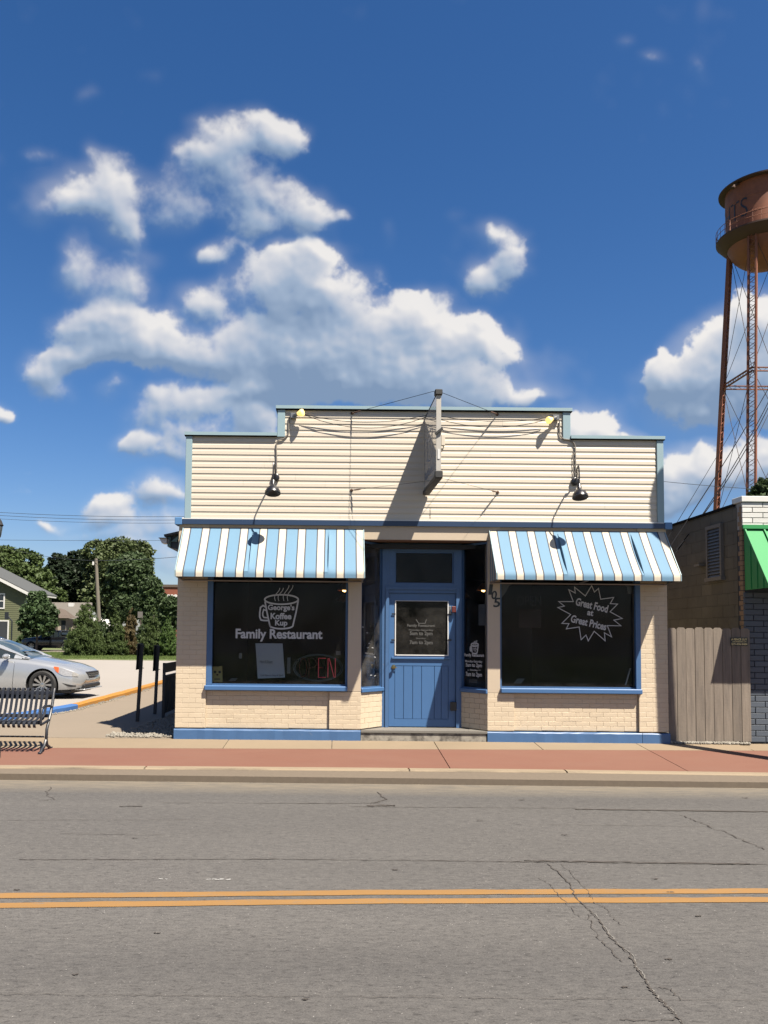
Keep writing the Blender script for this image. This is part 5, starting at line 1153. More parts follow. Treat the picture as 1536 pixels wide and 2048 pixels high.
# ------------------------------------------------------------------ water tower
def tower():
    cx, cy = 44.5, 72.0; o = emp('water_tower', (cx, cy, 0), 'rust red water tower on lattice legs behind the neighbouring shop', 'water tower')
    r = 3.68; zc0, zc1 = 43.6, 48.7
    mb = MB(); mb.lathe((cx, cy, 0), [(r, zc0), (r, 45.2), (r + .02, 45.22), (r + .02, 45.3), (r, 45.32), (r, 46.9), (r + .02, 46.92), (r + .02, 47.0), (r, 47.02), (r, zc1)], 48); mb.build('tank', M['tower'], o, smooth=True)
    mb = MB(); n = 10; mb.lathe((cx, cy, 0), [(max(.02, r * math.sin(math.pi / 2 * k / n)), zc0 - 3.3 * math.cos(math.pi / 2 * k / n)) for k in range(n + 1)], 48); mb.build('bowl', M['tower'], o, smooth=True)
    mb = MB(); mb.lathe((cx, cy, 0), [(r - .05, zc1 - .02), (r + .62, zc1 - .02), (r + .64, zc1 + .12), (.05, zc1 + 2.3)], 48); mb.build('tank_roof', M['towerdk'], o, smooth=True)
    mb = MB(); mb.lathe((cx, cy, 0), [(r + .005, zc0 - .1), (r + .95, zc0 - .1), (r + .95, zc0 + .06), (r + .005, zc0 + .06)], 48); mb.lathe((cx, cy, 0), [(r - .25, zc0 - .95), (r + .40, zc0 - .72), (r + .93, zc0 - .11)], 48); mb.build('balcony', M['towerdk'], o, smooth=True)
    mb = MB(); R2 = r + .92
    for hz in (zc0 + .6, zc0 + 1.15): mb.tube([(cx + R2 * math.cos(a), cy + R2 * math.sin(a), hz) for a in [2 * math.pi * k / 48 for k in range(49)]], .03, 5)
    mb.build('handrail', M['towerleg'], o)
    for k in range(36):
        a = 2 * math.pi * k / 36; x, y = cx + R2 * math.cos(a), cy + R2 * math.sin(a)
        wide = .10 if k % 5 == 0 else .03
        MB().bar((x, y, zc0 + .06), (x, y, zc0 + 1.15), wide, .03).build('baluster', M['towerleg'], o)
    mb = MB(); a = math.pi + .45; p = Vector((cx + (r + .5) * math.cos(a), cy + (r + .5) * math.sin(a), zc1 - .3)); mb.tube([p + Vector((.5, .2, .3)), p + Vector((-.35, -.1, -.25))], [.10, .13], 8); mb.lathe(p + Vector((-.38, -.1, -.42)), [(.02, .2), (.26, .12), (.26, 0), (.02, 0)], 12); mb.build('vent_pipe', M['towerdk'], o)
    # lettering wrapped round the tank
    vs, fs = text_mesh('HTS', -.012); a_ = np.array(vs); lo, hi = a_.min(0), a_.max(0); H_ = 1.95; wd = (hi[0] - lo[0]) / (hi[1] - lo[1]) * H_ * .72
    view = math.atan2(CAM.y - cy, CAM.x - cx); th1 = view - .40
    mb = MB(); out = []
    for x, y, _ in vs:
        u = (x - hi[0]) / (hi[0] - lo[0]) * wd; th = th1 + u / r; h_ = zc0 + 1.35 + (y - lo[1]) / (hi[1] - lo[1]) * H_
        out.append((cx + (r + .03) * math.cos(th), cy + (r + .03) * math.sin(th), h_))
    mb.add(out, fs); mb.build('lettering', M['blackm'], o)
    def s(z): return 3.14 + (28.6 - z) * .0475
    zs = [0.0, 14.2, 28.6, 43.2]
    for (sx, sy) in ((-1, 1), (-1, -1), (1, -1), (1, 1)):
        def pt(z, d=0): k = s(z) + d; return Vector((cx + sx * k, cy + sy * k, z))
        lg = MB(); w2 = .40
        # two channels with lacing between them
        t_ = Vector((-sx, -sy, 0)).normalized(); n_ = Vector((sy, -sx, 0)).normalized()
        for q in (-1, 1): lg.bar(pt(0) + n_ * q * w2, pt(43.2) + n_ * q * w2 * .9, .34, .17, up=n_)
        leg = lg.build('leg', M['towerleg'], o)
        lc_ = MB(); z = 4.0; j = 1
        while z < 42.6:
            lc_.bar(pt(z) + n_ * j * w2 + t_ * .16, pt(z + .5) - n_ * j * w2 + t_ * .16, .09, .03); lc_.bar(pt(z) - n_ * j * w2 * .9 - t_ * .16, pt(z + .5) + n_ * j * w2 * .9 - t_ * .16, .09, .03); z += .5; j = -j
        lc_.build('lacing', M['towerleg'], leg)
    cs_ = [(-1, 1), (-1, -1), (1, -1), (1, 1)]
    for z in (14.2, 28.6):
        for i in range(4):
            a, b = cs_[i], cs_[(i + 1) % 4]; A = Vector((cx + a[0] * s(z), cy + a[1] * s(z), z)); B = Vector((cx + b[0] * s(z), cy + b[1] * s(z), z)); st_ = MB()
            for q in (-.18, .18): st_.bar(A + Vector((0, 0, q)), B + Vector((0, 0, q)), .22, .08)
            n = 12
            for k in range(n):
                p, q = A + (B - A) * (k / n), A + (B - A) * ((k + 1) / n); j = .18 if k % 2 else -.18; st_.bar(p + Vector((0, 0, j)), q - Vector((0, 0, j)), .05, .03)
            st_.build('strut', M['towerleg'], o)
    for z0, z1 in zip(zs[:-1], zs[1:]):
        for i in range(4):
            a, b = cs_[i], cs_[(i + 1) % 4]; A0 = Vector((cx + a[0] * s(z0), cy + a[1] * s(z0), z0)); B0 = Vector((cx + b[0] * s(z0), cy + b[1] * s(z0), z0)); A1 = Vector((cx + a[0] * s(z1), cy + a[1] * s(z1), z1)); B1 = Vector((cx + b[0] * s(z1), cy + b[1] * s(z1), z1))
            MB().tube([A0, B1], .028, 5).build('tie_rod', M['rod'], o); MB().tube([B0, A1], .028, 5).build('tie_rod', M['rod'], o)
tower()

# ------------------------------------------------------------------ bench
def bench():
    ex_ = W(106, 1440, -.72)[0]; x0, x1 = ex_ - 1.83, ex_; y = -1.0; g = S * y - .0
    o = emp('bench', ((x0 + x1) / 2, y, g), 'black metal slatted bench with rolled edges at the left edge of the sidewalk', 'bench')
    prof = [(.335, .835), (.315, .862), (.285, .862), (.268, .838), (.250, .76), (.215, .64), (.175, .53), (.13, .465), (.06, .432), (-.05, .428), (-.14, .435), (-.20, .432), (-.232, .41), (-.235, .375), (-.212, .35)]
    pts = []
    for i in range(len(prof) - 1):
        p0, p1, p2, p3 = [Vector(prof[max(0, min(len(prof) - 1, i + d_))]) for d_ in (-1, 0, 1, 2)]
        for k in range(2):
            t = k / 2; pts.append(.5 * ((2 * p1) + (-p0 + p2) * t + (2 * p0 - 5 * p1 + 4 * p2 - p3) * t * t + (-p0 + 3 * p1 - 3 * p2 + p3) * t ** 3))
    pts.append(Vector(prof[-1])); mb = MB(); vs = []; hw = .019
    for i, p in enumerate(pts):
        a, b = pts[max(0, i - 1)], pts[min(len(pts) - 1, i + 1)]; t = (b - a).normalized(); n_ = Vector((t.y, -t.x)) * .004
        vs += [(-hw, p.x + n_.x, p.y + n_.y), (hw, p.x + n_.x, p.y + n_.y), (hw, p.x - n_.x, p.y - n_.y), (-hw, p.x - n_.x, p.y - n_.y)]
    for i in range(len(pts) - 1):
        for k in range(4): mb.f.append((i * 4 + k, i * 4 + (k + 1) % 4, i * 4 + 4 + (k + 1) % 4, i * 4 + 4 + k)); mb.m.append(0)
    mb.f += [(0, 1, 2, 3), tuple(len(pts) * 4 - 4 + k for k in (3, 2, 1, 0))]; mb.m += [0, 0]; mb.v = vs
    me = mb.mesh('slat', M['benchm']); n = 24; pitch = (x1 - x0 - .10) / n
    for i in range(n):
        s_ = bpy.data.objects.new('slat', me); COL.objects.link(s_); s_.matrix_basis = Matrix.Translation((x0 + .05 + pitch * (i + .5), y, g)); par(s_, o)
    for (yy_, zz, nm_) in ((.262, .80, 'back_rail'), (.15, .478, 'cross_rail'), (-.19, .415, 'front_rail'), (-.03, .20, 'stretcher')):
        w_ = .05 if nm_ != 'stretcher' else .022; MB().bbox(x0 + .02, x1 - .02, y + yy_ + .006, y + yy_ + .018 + (.01 if nm_ == 'stretcher' else 0), g + zz - w_ / 2, g + zz + w_ / 2, .003).build(nm_, M['benchm'], o)
    for x in (x0, x1):
        mb = MB(); Z = lambda a, b: (x, y + a, g + b)
        mb.tube([Z(.20, .0), Z(.15, .035), Z(.06, .07), Z(.02, .16), Z(.03, .30), Z(.10, .41), Z(.16, .50), Z(.235, .64), Z(.28, .80), Z(.31, .86)], .022, 8)
        mb.tube([Z(-.20, .0), Z(-.15, .035), Z(-.06, .07), Z(.0, .15)], .022, 8)
        mb.tube([Z(-.21, .39), Z(-.05, .405), Z(.13, .43)], .018, 8)
        mb.bbox(x - .022, x + .022, y + .17, y + .25, g - .01, g + .025, .005); mb.bbox(x - .022, x + .022, y - .25, y - .17, g - .02, g + .015, .005)
        fr2 = mb.build('end_frame', M['benchm'], o, smooth=True)
        mb = MB(); mb.tube([Z(.225, .60), Z(.12, .625), Z(-.08, .635), Z(-.19, .61), Z(-.225, .54), Z(-.215, .40)], .018, 8); mb.build('armrest', M['benchm'], o, smooth=True)
bench()

# ------------------------------------------------------------------ sign posts and railing in the side walk
def post(bp, tp, pl0, label, y=None):
    x, y = G(bp[0], bp[1], 0); tx_, tz_ = W(tp[0], tp[1], y); o = emp('sign_post', (x, y, 0), label, 'sign post', 'black posts with sign plates seen edge on')
    A, B = Vector((x, y, -.05)), Vector((tx_, y, tz_)); MB().bar(A, B, .055, .055, up=(0, 1, 0)).build('post', M['blackm'], o)
    d = (B - A).normalized(); e_ = Vector((d.z, 0, -d.x)); p0 = A + d * ((pl0) * (B - A).length)
    mb = MB(); off = -.048; mb.bar(p0 + e_ * off, B + e_ * off + d * .01, .007, .32, up=(0, 1, 0)); mb.bar(p0 + e_ * (off + .012), B + e_ * (off + .012), .016, .04, up=(0, 1, 0)); mb.build('sign_plate', M['blackm'], o)
    mb = MB(); mb.tube([p0 + d * .03 + e_ * (-.07), p0 + d * .03 + e_ * .06], .007, 6); mb.tube([B - d * .04 + e_ * (-.07), B - d * .04 + e_ * .045], .007, 6); mb.build('bolt', M['blackm'], o)
post((274.5, 1443), (284.5, 1288), .68, 'black sign post seen edge on, nearer the parking kerb')
post((309.5, 1428), (316.5, 1291), .64, 'black sign post seen edge on, nearer the restaurant wall')
rl = emp('railing', (-3.29, 4.2, 0), 'black metal railing with a solid top panel along the left side of the restaurant', 'railing')
RX = -3.29; ry0, ry1 = 2.88, 6.4; ztr = 1.06
for y in (ry0, ry1): MB().box(RX - .025, RX + .025, y, y + .05, 0, ztr).build('post', M['blackm'], rl)
MB().box(RX - .008, RX + .008, ry0 + .051, ry1 - .001, ztr - .19, ztr - .01).build('panel', M['blackm'], rl)
for z in (.80, .12): MB().box(RX - .02, RX + .02, ry0 + .051, ry1 - .001, z - .02, z + .02).build('rail', M['blackm'], rl)
for i in range(22):
    y = ry0 + .16 + i * .15; MB().box(RX - .012, RX + .012, y, y + .075, .141, .779).build('baluster', M['blackm'], rl)

# street lamp whose lantern just enters the frame at the left
x, z = W(-9, 1055, -1.55); o = emp('street_lamp', (x, -1.55, -.1), 'black ornamental street lamp, its lantern just touching the left edge of the photo', 'street lamp')
MB().lathe((x, -1.55, 0), [(.16, -.15), (.16, .1), (.09, .25), (.05, .5), (.045, z - .28), (.07, z - .26), (.05, z - .2)], 16).build('shaft', M['blackm'], o, smooth=True)
MB().lathe((x, -1.55, z), [(.03, -.2), (.075, -.12), (.092, -.0), (.092, .02)], 16).build('globe', mat('smoky_lantern_glass', (.09, .11, .12), .2, .1, 6), o, smooth=True)
MB().lathe((x, -1.55, z), [(.095, .02), (.105, .035), (.095, .05), (.08, .09), (.05, .135), (.02, .17), (.012, .2), (.018, .22), (.002, .24)], 16).build('lantern_cap', M['signdark'], o, smooth=True)

# ------------------------------------------------------------------ cars
M['silver'] = mat('silver_car_paint', (0.60, 0.62, 0.64), .25, .02, 2, metal=.55, coat=.8)
M['navy'] = mat('dark_blue_car_paint', (0.015, 0.022, 0.05), .25, .03, 2, metal=.3, coat=.8)
M['blackcar'] = mat('black_car_paint', (0.010, 0.011, 0.014), .25, .03, 2, metal=.2, coat=.7)
M['tyre'] = mat('black_rubber', (0.018, 0.018, 0.018), .8, .2, 9, .3, 60)
M['rim'] = mat('machined_alloy', (0.62, 0.62, 0.61), .25, .05, 8, metal=.85)
M['cglass'] = mat('tinted_car_glass', (0.022, 0.030, 0.034), .06, .1, 3, spec=.8)
M['wglass'] = mat('windscreen_glass', (0.06, 0.085, 0.09), .06, .1, 3, spec=.9)
M['lens'] = mat('clear_headlight', (0.55, 0.54, 0.52), .12, .5, 30, metal=.4)
M['amber'] = mat('amber_lens', (0.65, 0.13, 0.03), .15, .1, 12)
M['redlens'] = mat('red_lens', (0.50, 0.03, 0.02), .2, .1, 12)
M['plastic'] = mat('black_trim_plastic', (0.02, 0.02, 0.022), .5, .1, 8)
def wheel(parent, c, r, side, rimr, T, spokes=10):
    c = Vector(c); k = side
    m = MB(T); m.lathe(c, [(rimr, -.10 * k), (r - .03, -.105 * k), (r, -.075 * k), (r, .075 * k), (r - .03, .105 * k), (rimr + .01, .10 * k), (rimr, .085 * k)], 32, 'Y')
    w = m.build('wheel', M['tyre'], parent, smooth=True)
    m = MB(T); m.lathe(c, [(rimr, .09 * k), (rimr - .012, .095 * k), (rimr - .025, .06 * k), (rimr - .03, -.02 * k), (.05, -.03 * k), (.001, -.03 * k)], 32, 'Y', 1)
    m.lathe(c, [(.001, .075 * k), (.05, .07 * k), (.055, .03 * k)], 16, 'Y')
    for i in range(spokes):
        a = 2 * math.pi * i / spokes; d = Vector((math.cos(a), 0, math.sin(a))); n = Vector((-math.sin(a), 0, math.cos(a))); y0 = Vector((0, .066 * k, 0)); y1 = Vector((0, .082 * k, 0))
        p = [c + y0 + d * .045 + n * .013, c + y0 + d * .045 - n * .013, c + y1 + d * (rimr - .012) - n * .030, c + y1 + d * (rimr - .012) + n * .030]
        q = [v - Vector((0, .02 * k, 0)) for v in p]; m.add(p + q, [(0, 1, 2, 3), (7, 6, 5, 4), (0, 4, 5, 1), (1, 5, 6, 2), (2, 6, 7, 3), (3, 7, 4, 0)])
    m.build('rim', [M['rim'], M['plastic']], w, smooth=True)
def catmull(tab, x):
    tab = sorted(tab); xs_ = [t[0] for t in tab]
    i = max(0, min(len(xs_) - 2, int(np.searchsorted(xs_, x)) - 1)); t = (x - xs_[i]) / (xs_[i + 1] - xs_[i]); t = max(0, min(1, t)); out = []
    for k in range(1, len(tab[0])):
        p0, p1, p2, p3 = [tab[max(0, min(len(tab) - 1, i + d_))][k] for d_ in (-1, 0, 1, 2)]
        out.append(.5 * ((2 * p1) + (-p0 + p2) * t + (2 * p0 - 5 * p1 + 4 * p2 - p3) * t * t + (-p0 + 3 * p1 - 3 * p2 + p3) * t ** 3))
    return out
def car(loc, rot, label, body, gh, paint, wheels, r, rimr, extra=None, name='parked_car', fine=60):
    o = emp(name, loc, label, 'car', None, rot); T = WM[o.name]
    x0, x1 = min(b[0] for b in body), max(b[0] for b in body); mb = MB(T); st_ = []
    for i in range(fine + 1):
        t = i / fine; t = .5 - .5 * math.cos(math.pi * t); st_.append(x0 + (x1 - x0) * (t * .6 + i / fine * .4))
    ring = 22; vs = []
    for x in st_:
        hw, zb, zs, ztp = catmull(body, x); sec = []
        half = [(0, zb), (hw * .7, zb), (hw * .94, zb + .03), (hw * .985, zb + (zs - zb) * .22), (hw, zb + (zs - zb) * .45), (hw * .995, zb + (zs - zb) * .66), (hw * .975, zs - .06), (hw * .955, zs - .015), (hw * .90, zs + (ztp - zs) * .28), (hw * .72, zs + (ztp - zs) * .70), (hw * .38, zs + (ztp - zs) * .94), (0, ztp)]
        full = half + [(-a, b) for a, b in half[-2:0:-1]]
        vs += [(x, a, b) for a, b in full]
    n = len(full)
    for i in range(fine):
        for k in range(n): a, b = i * n + k, i * n + (k + 1) % n; mb.f.append((a, b, b + n, a + n)); mb.m.append(0)
    mb.f += [tuple(range(n))[::-1], tuple(fine * n + k for k in range(n))]; mb.m += [0, 0]; mb.v = vs; 
    me = mb.mesh('body', M[paint], True); me.materials.append(M['plastic'])
    bo = bpy.data.objects.new('body', me); COL.objects.link(bo)
    cut = MB()
    for wx_ in wheels:
        for s_ in (-1, 1): cut.lathe((wx_, s_ * .80, r), [(.001, -.28), (r + .055, -.28), (r + .055, .3), (.001, .3)], 40, 'Y')
    cme = cut.mesh('cut', M['plastic']); co = bpy.data.objects.new('cut', cme); COL.objects.link(co)
    md = bo.modifiers.new('b', 'BOOLEAN'); md.operation = 'DIFFERENCE'; md.object = co; md.solver = 'EXACT'
    bpy.context.view_layer.update(); me2 = bpy.data.meshes.new_from_object(bo.evaluated_get(bpy.context.evaluated_depsgraph_get()))
    bpy.data.objects.remove(co); bo.modifiers.clear(); me2.transform(T); bo.data = me2; par(bo, o)
    # greenhouse
    g0, g1 = min(b[0] for b in gh['tab']), max(b[0] for b in gh['tab']); nn = 36; xs_ = [g1 + (g0 - g1) * i / nn for i in range(nn + 1)]; P_ = []
    for x in xs_:
        bw_, bz, rw, rz = catmull(gh['tab'], x); hgt = rz - bz; row = []
        for u, v in ((1, 0), (.93, .38), (.80, .72), (.66, .90), (.40, .985), (0, 1.0)):
            yy_ = rw + (bw_ - rw) * ((u - .66) / .34) if u >= .66 else rw * (u / .66); row.append((yy_, bz + hgt * v))
        P_.append([(x, a, b) for a, b in row] + [(x, -a, b) for a, b in row[-2::-1]])
    m_ = len(P_[0]); part = {'windshield': MB(T), 'roof': MB(T), 'side_window': MB(T), 'rear_window': MB(T)}
    for i in range(nn):
        xm = (xs_[i] + xs_[i + 1]) / 2
        for k in range(m_ - 1):
            top = 2 <= k <= m_ - 4
            edge = k in (2, m_ - 4)
            if top: key = 'windshield' if xm > gh['ws'] and not edge else ('rear_window' if xm < gh['rw'] and not edge else 'roof')
            else: key = 'side_window' if gh['sr'] < xm < gh['sf'] and not any(abs(xm - p_) < .035 for p_ in gh['pil']) else 'roof'
            part[key].add([P_[i][k], P_[i + 1][k], P_[i + 1][k + 1], P_[i][k + 1]], [(0, 1, 2, 3)])
    for key, m2 in part.items():
        if m2.v:
            ob = m2.build(key, M[{'windshield': 'wglass', 'roof': paint, 'side_window': 'cglass', 'rear_window': 'cglass'}[key]], o)
            bm = bmesh.new(); bm.from_mesh(ob.data); bmesh.ops.remove_doubles(bm, verts=bm.verts, dist=.0005)
            for f in bm.faces: f.smooth = True
            bm.to_mesh(ob.data); bm.free()
    for wx_ in wheels:
        for s_ in (-1, 1): wheel(o, (wx_, s_ * (body[0][0] * 0 + gh['track']), r), r, s_, rimr, T)
    if extra: extra(o, T)
    return o
sedan = [(2.38, .50, .42, .50, .56), (2.32, .66, .27, .56, .64), (2.18, .79, .21, .64, .725), (1.9, .875, .19, .745, .815), (1.45, .905, .18, .83, .90), (1.0, .915, .17, .885, .965), (.6, .915, .17, .915, 1.0), (-.4, .915, .17, .95, 1.0), (-1.3, .915, .18, .99, 1.03), (-1.9, .89, .21, 1.0, 1.06), (-2.28, .81, .27, .96, 1.03), (-2.40, .70, .36, .84, .92)]
gsed = dict(tab=[(1.06, .76, .93, .58, .95), (.75, .80, .935, .585, 1.10), (.2, .835, .945, .585, 1.34), (-.2, .85, .955, .59, 1.44), (-.6, .85, .96, .59, 1.465), (-1.1, .84, .975, .58, 1.43), (-1.6, .80, 1.0, .56, 1.28), (-2.0, .74, 1.03, .52, 1.08)], ws=.12, rw=-1.25, sf=.72, sr=-1.55, pil=(-.62,), track=.80)
def sed_extra(o, T):
    # right side of the car faces the street (local -y)
    def surf(x, k):     # point on the body side
        hw, zb, zs, zt_ = catmull(sedan, x); tab = [(0, 0), (.94, .03), (.985, .22), (1.0, .45), (.995, .66), (.975, .9), (.955, .985)]
        us = [t[1] for t in tab]; u = float(np.interp(k, us, [t[0] for t in tab])); return hw * u, zb + (zs - zb) * k
    for s_ in (-1, 1):
        mb = MB(T); pts = []
        xs_ = np.linspace(1.72, 2.26, 10)
        up_ = [.97 + .06 * math.sin(math.pi * i / 9) for i in range(10)]; lo_ = [.93 - .20 * math.sin(math.pi * (i / 9) ** .8) - .10 * (i / 9) for i in range(10)]
        V = []
        for i, x in enumerate(xs_):
            a, z1 = surf(x, min(.98, up_[i])); b, z0 = surf(x, lo_[i]); e_ = .008
            V += [(x + .004, s_ * (a + e_ - .004), z1 + .008), (x + .006, s_ * (b + e_), z0)]
        mb.add(V, [(2 * i, 2 * i + 1, 2 * i + 3, 2 * i + 2) for i in range(9)], 0)
        mb.m = [1 if i < 2 else 0 for i in range(9)]
        mb.build('headlight', [M['lens'], M['amber']], o)
        mb = MB(T); V = []
        for i in range(6):
            x = 1.93 + .30 * i / 5; a, z1 = surf(x, .36 - .02 * i); b, z0 = surf(x, .36 - .17 * min(1, i / 2.5)); V += [(x, s_ * (a + .004), z1), (x, s_ * (b + .004), z0)]
        mb.add(V, [(2 * i, 2 * i + 1, 2 * i + 3, 2 * i + 2) for i in range(5)]); mb.build('fog_light', M['plastic'], o)
        mb = MB(T); mb.lathe((0, 0, 0), [(.001, -.11), (.05, -.09), (.075, -.03), (.078, .03), (.055, .075), (.001, .085)], 14, 'Y'); mb.v = []
        c = Vector((.62, s_ * 1.0, 1.0)); loc_ = MB(); loc_.lathe((0, 0, 0), [(.001, -.115), (.045, -.09), (.068, -.03), (.070, .03), (.05, .08), (.001, .09)], 14, 'Y')
        mm = MB(T); mm.add([(c.x + x * 1.2, c.y + y, c.z + z * .95) for x, y, z in loc_.v], loc_.f); mm.tube([(.60, s_ * .84, .955), (.61, s_ * .93, .98)], .022, 8); mm.build('mirror', M['silver'], o, smooth=True)
        mb = MB(T)
        for xd in (.78, -.40, -1.35):
            pp = []
            for k in np.linspace(.12, .97, 9):
                a, z = surf(xd - .06 * (k < .3), k); pp.append((xd - .05 * (1 - k) ** 2, s_ * (a + .001), z))
            mb.tube(pp, .005, 4)
        mb.tube([(x, s_ * (surf(x, .08)[0] + .004), surf(x, .08)[1]) for x in np.linspace(1.0, -1.0, 12)], .006, 4); mb.build('door_seam', M['plastic'], o)
        mb = MB(T)
        for xd in (-.22, -1.15): mb.tube([(xd - .09, s_ * (surf(xd, .8)[0] + .015), .80), (xd, s_ * (surf(xd, .8)[0] + .032), .805), (xd + .09, s_ * (surf(xd, .8)[0] + .015), .80)], .012, 6)
        mb.build('door_handle', M['rim'], o, smooth=True)
        mb = MB(T); mb.tube([(1.08, s_ * .765, .935), (.75, s_ * .80, .945), (.2, s_ * .84, .955), (-.6, s_ * .855, .972), (-1.5, s_ * .815, 1.0)], .008, 5); mb.build('belt_trim', M['rim'], o)
        mb = MB(T); pts = []
        for x in (1.05, .9, .75, .55, .35, .2, 0, -.2, -.4, -.6, -.9, -1.1, -1.35, -1.6, -1.9):
            bw_, bz, rw, rz = catmull(gsed['tab'], x); u, v = .80, .72; pts.append((x, s_ * (rw + (bw_ - rw) * ((u - .66) / .34) + .004), bz + (rz - bz) * v + .006))
        mb.tube(pts, .026, 6); mb.build('pillar', M['silver'], o, smooth=True)
    mb = MB(T)
    for z, hw_, x in ((.62, .36, 2.345), (.58, .36, 2.375), (.54, .34, 2.39)): mb.bar((x, -hw_, z), (x, hw_, z), .03, .018)
    mb.build('grille', M['rim'], o); MB(T).bbox(2.30, 2.385, -.37, .37, .515, .635, .01).build('grille_back', M['plastic'], o)
    MB(T).bbox(2.25, 2.372, -.55, .55, .25, .34, .02).build('lower_intake', M['plastic'], o)
    MB(T).bbox(2.15, 2.40, -.62, .62, .205, .235, .01).build('bumper_lip', M['silver'], o)
    MB(T).bbox(-2.0, 2.1, -.70, .70, .13, .22, .02).build('underbody', M['plastic'], o)
    MB(T).box(-1.5, -.2, -.6, .6, .2, .95).build('cabin_floor', M['plastic'], o)
LZ = .035
nx_ = W(165, 1350, 6.8)[0]
car((nx_ - 2.36, 7.75, LZ), R(-3), 'silver four door sedan parked nose to the blue and yellow kerb behind the bench', sedan, gsed, 'silver', (1.46, -1.34), .335, .245, sed_extra)
# dark blue sedan behind, only its tail shows
x = W(32, 1280, 27)[0]
def tail(o, T):
    for s_ in (-1, 1): MB(T).bbox(-2.40, -2.22, s_ * .62 - .12, s_ * .62 + .12, .78, .92, .02).build('tail_light', M['redlens'], o)
car((x - 2.4, 27, LZ), math.pi, 'dark blue car whose tail shows above the silver sedan roof at the left edge', sedan, gsed, 'navy', (1.46, -1.34), .33, .22, tail)
suv = [(2.33, .55, .50, .72, .80), (2.25, .78, .34, .86, .94), (2.0, .90, .28, .98, 1.05), (1.45, .94, .26, 1.05, 1.13), (.9, .95, .25, 1.10, 1.17), (.4, .95, .25, 1.12, 1.18), (-1.2, .95, .25, 1.16, 1.20), (-2.0, .92, .28, 1.17, 1.2), (-2.28, .86, .38, 1.12, 1.18), (-2.33, .78, .5, 1.0, 1.08)]
gsuv = dict(tab=[(1.05, .84, 1.10, .62, 1.13), (.7, .87, 1.11, .64, 1.35), (.25, .89, 1.12, .66, 1.60), (-.3, .89, 1.13, .68, 1.70), (-1.2, .88, 1.15, .68, 1.70), (-1.9, .86, 1.16, .66, 1.60), (-2.25, .82, 1.16, .60, 1.22)], ws=.2, rw=-1.95, sf=.75, sr=-1.9, pil=(-.35, -1.25), track=.84)
a = G(50, 1303, -.0); b = G(143, 1303, 0)
car(((a[0] + b[0]) / 2 - .05, 55.5, .02), math.pi, 'black SUV parked on the driveway beyond the young tree', suv, gsuv, 'blackcar', (1.42, -1.42), .37, .27, None, 'parked_suv')

# ------------------------------------------------------------------ houses beyond the lot
def wz(px, py, y): return W(px, py, y)
# sage green two storey house: gable end towards us
yA, yB = 65.5, 72.4
hs_ = emp('green_house', (W(20, 1290, yA)[0], yA, 0), 'two storey sage green sided house with a grey roof at the left edge', 'house')
xr = W(52, 1240, yA)[0]; ze = W(52, 1184, yA)[1]; wid = 11.0; xl = xr - wid; rz = ze + wid / 2 * .49
mb = MB(); mb.prism([(xl, 0), (xr, 0), (xr, ze), ((xl + xr) / 2, rz), (xl, ze)], yA, yB); mb.build('wall', M['greensiding'], hs_)
for i in range(38):      # lap boards on the gable end
    z = .15 + i * .19; 
    if z < ze: a, b = xl, xr
    else: k = (z - ze) / (rz - ze); a, b = xl + wid / 2 * k, xr - wid / 2 * k
    if b - a < .5: break
    MB().add([(a, yA - .03, z), (b, yA - .03, z), (b, yA - .008, z + .185), (a, yA - .008, z + .185), (a, yA, z), (b, yA, z)], [(0, 1, 2, 3), (0, 4, 5, 1)]).build('siding_board', M['greensiding'], hs_)
for sx in (-1, 1):
    xe = (xl + xr) / 2 + sx * (wid / 2 + .45); zee = ze - .45 * .49; rf = MB(); cxm = (xl + xr) / 2
    rf.add([(cxm, yA - .5, rz + .05), (xe, yA - .5, zee + .05), (xe, yB + .3, zee + .05), (cxm, yB + .3, rz + .05), (cxm, yA - .5, rz + .2), (xe, yA - .5, zee + .2), (xe, yB + .3, zee + .2), (cxm, yB + .3, rz + .2)], [(0, 1, 2, 3), (4, 5, 6, 7), (0, 1, 5, 4), (1, 2, 6, 5), (2, 3, 7, 6), (3, 0, 4, 7)]); rf.build('roof', M['roofgrey'], hs_)
    rk = MB(); rk.prism([(cxm, rz - .18), (xe, zee - .18), (xe, zee + .10), (cxm, rz + .10)] if sx > 0 else [(xe, zee - .18), (cxm, rz - .18), (cxm, rz + .10), (xe, zee + .10)], yA - .56, yA - .505); rk.build('rake_board', M['white'], hs_)
MB().box(xr + .30, xr + .45, yA - .5, yB, ze - .30, ze - .16).build('gutter', M['white'], hs_)
MB().tube([(xr + .35, yA - .35, ze - .25), (xr + .05, yA - .1, ze - .7), (xr + .05, yA - .1, .1)], .07, 6).build('downspout', M['white'], hs_)
def farwin(o, x0, x1, z0, z1, y, fw=.12, m_='winglass', bars=True):
    f = MB(); f.box(x0 - fw, x0, y - .05, y, z0 - fw, z1 + fw); f.box(x1, x1 + fw, y - .05, y, z0 - fw, z1 + fw); f.box(x0, x1, y - .05, y, z1, z1 + fw); f.box(x0, x1, y - .05, y, z0 - fw, z0)
    if bars: f.box(x0, x1, y - .045, y, (z0 + z1) / 2 - .04, (z0 + z1) / 2 + .04)
    f = f.build('window', M['white'], o); MB().box(x0, x1, y - .03, y - .01, z0, z1).build('pane', M[m_], f)
a = wz(-14, 1215, yA); b = wz(8, 1189, yA); farwin(hs_, a[0], b[0], a[1], b[1], yA - .03)
a = wz(-30, 1278, yA); b = wz(16, 1243, yA); farwin(hs_, a[0], b[0], a[1] - .5, b[1], yA - .03, .12, 'dark', False)
bh_ = emp('basketball_hoop', (W(24, 1290, 63)[0], 63, 0), 'dark basketball hoop standing in front of the green house', 'basketball hoop')
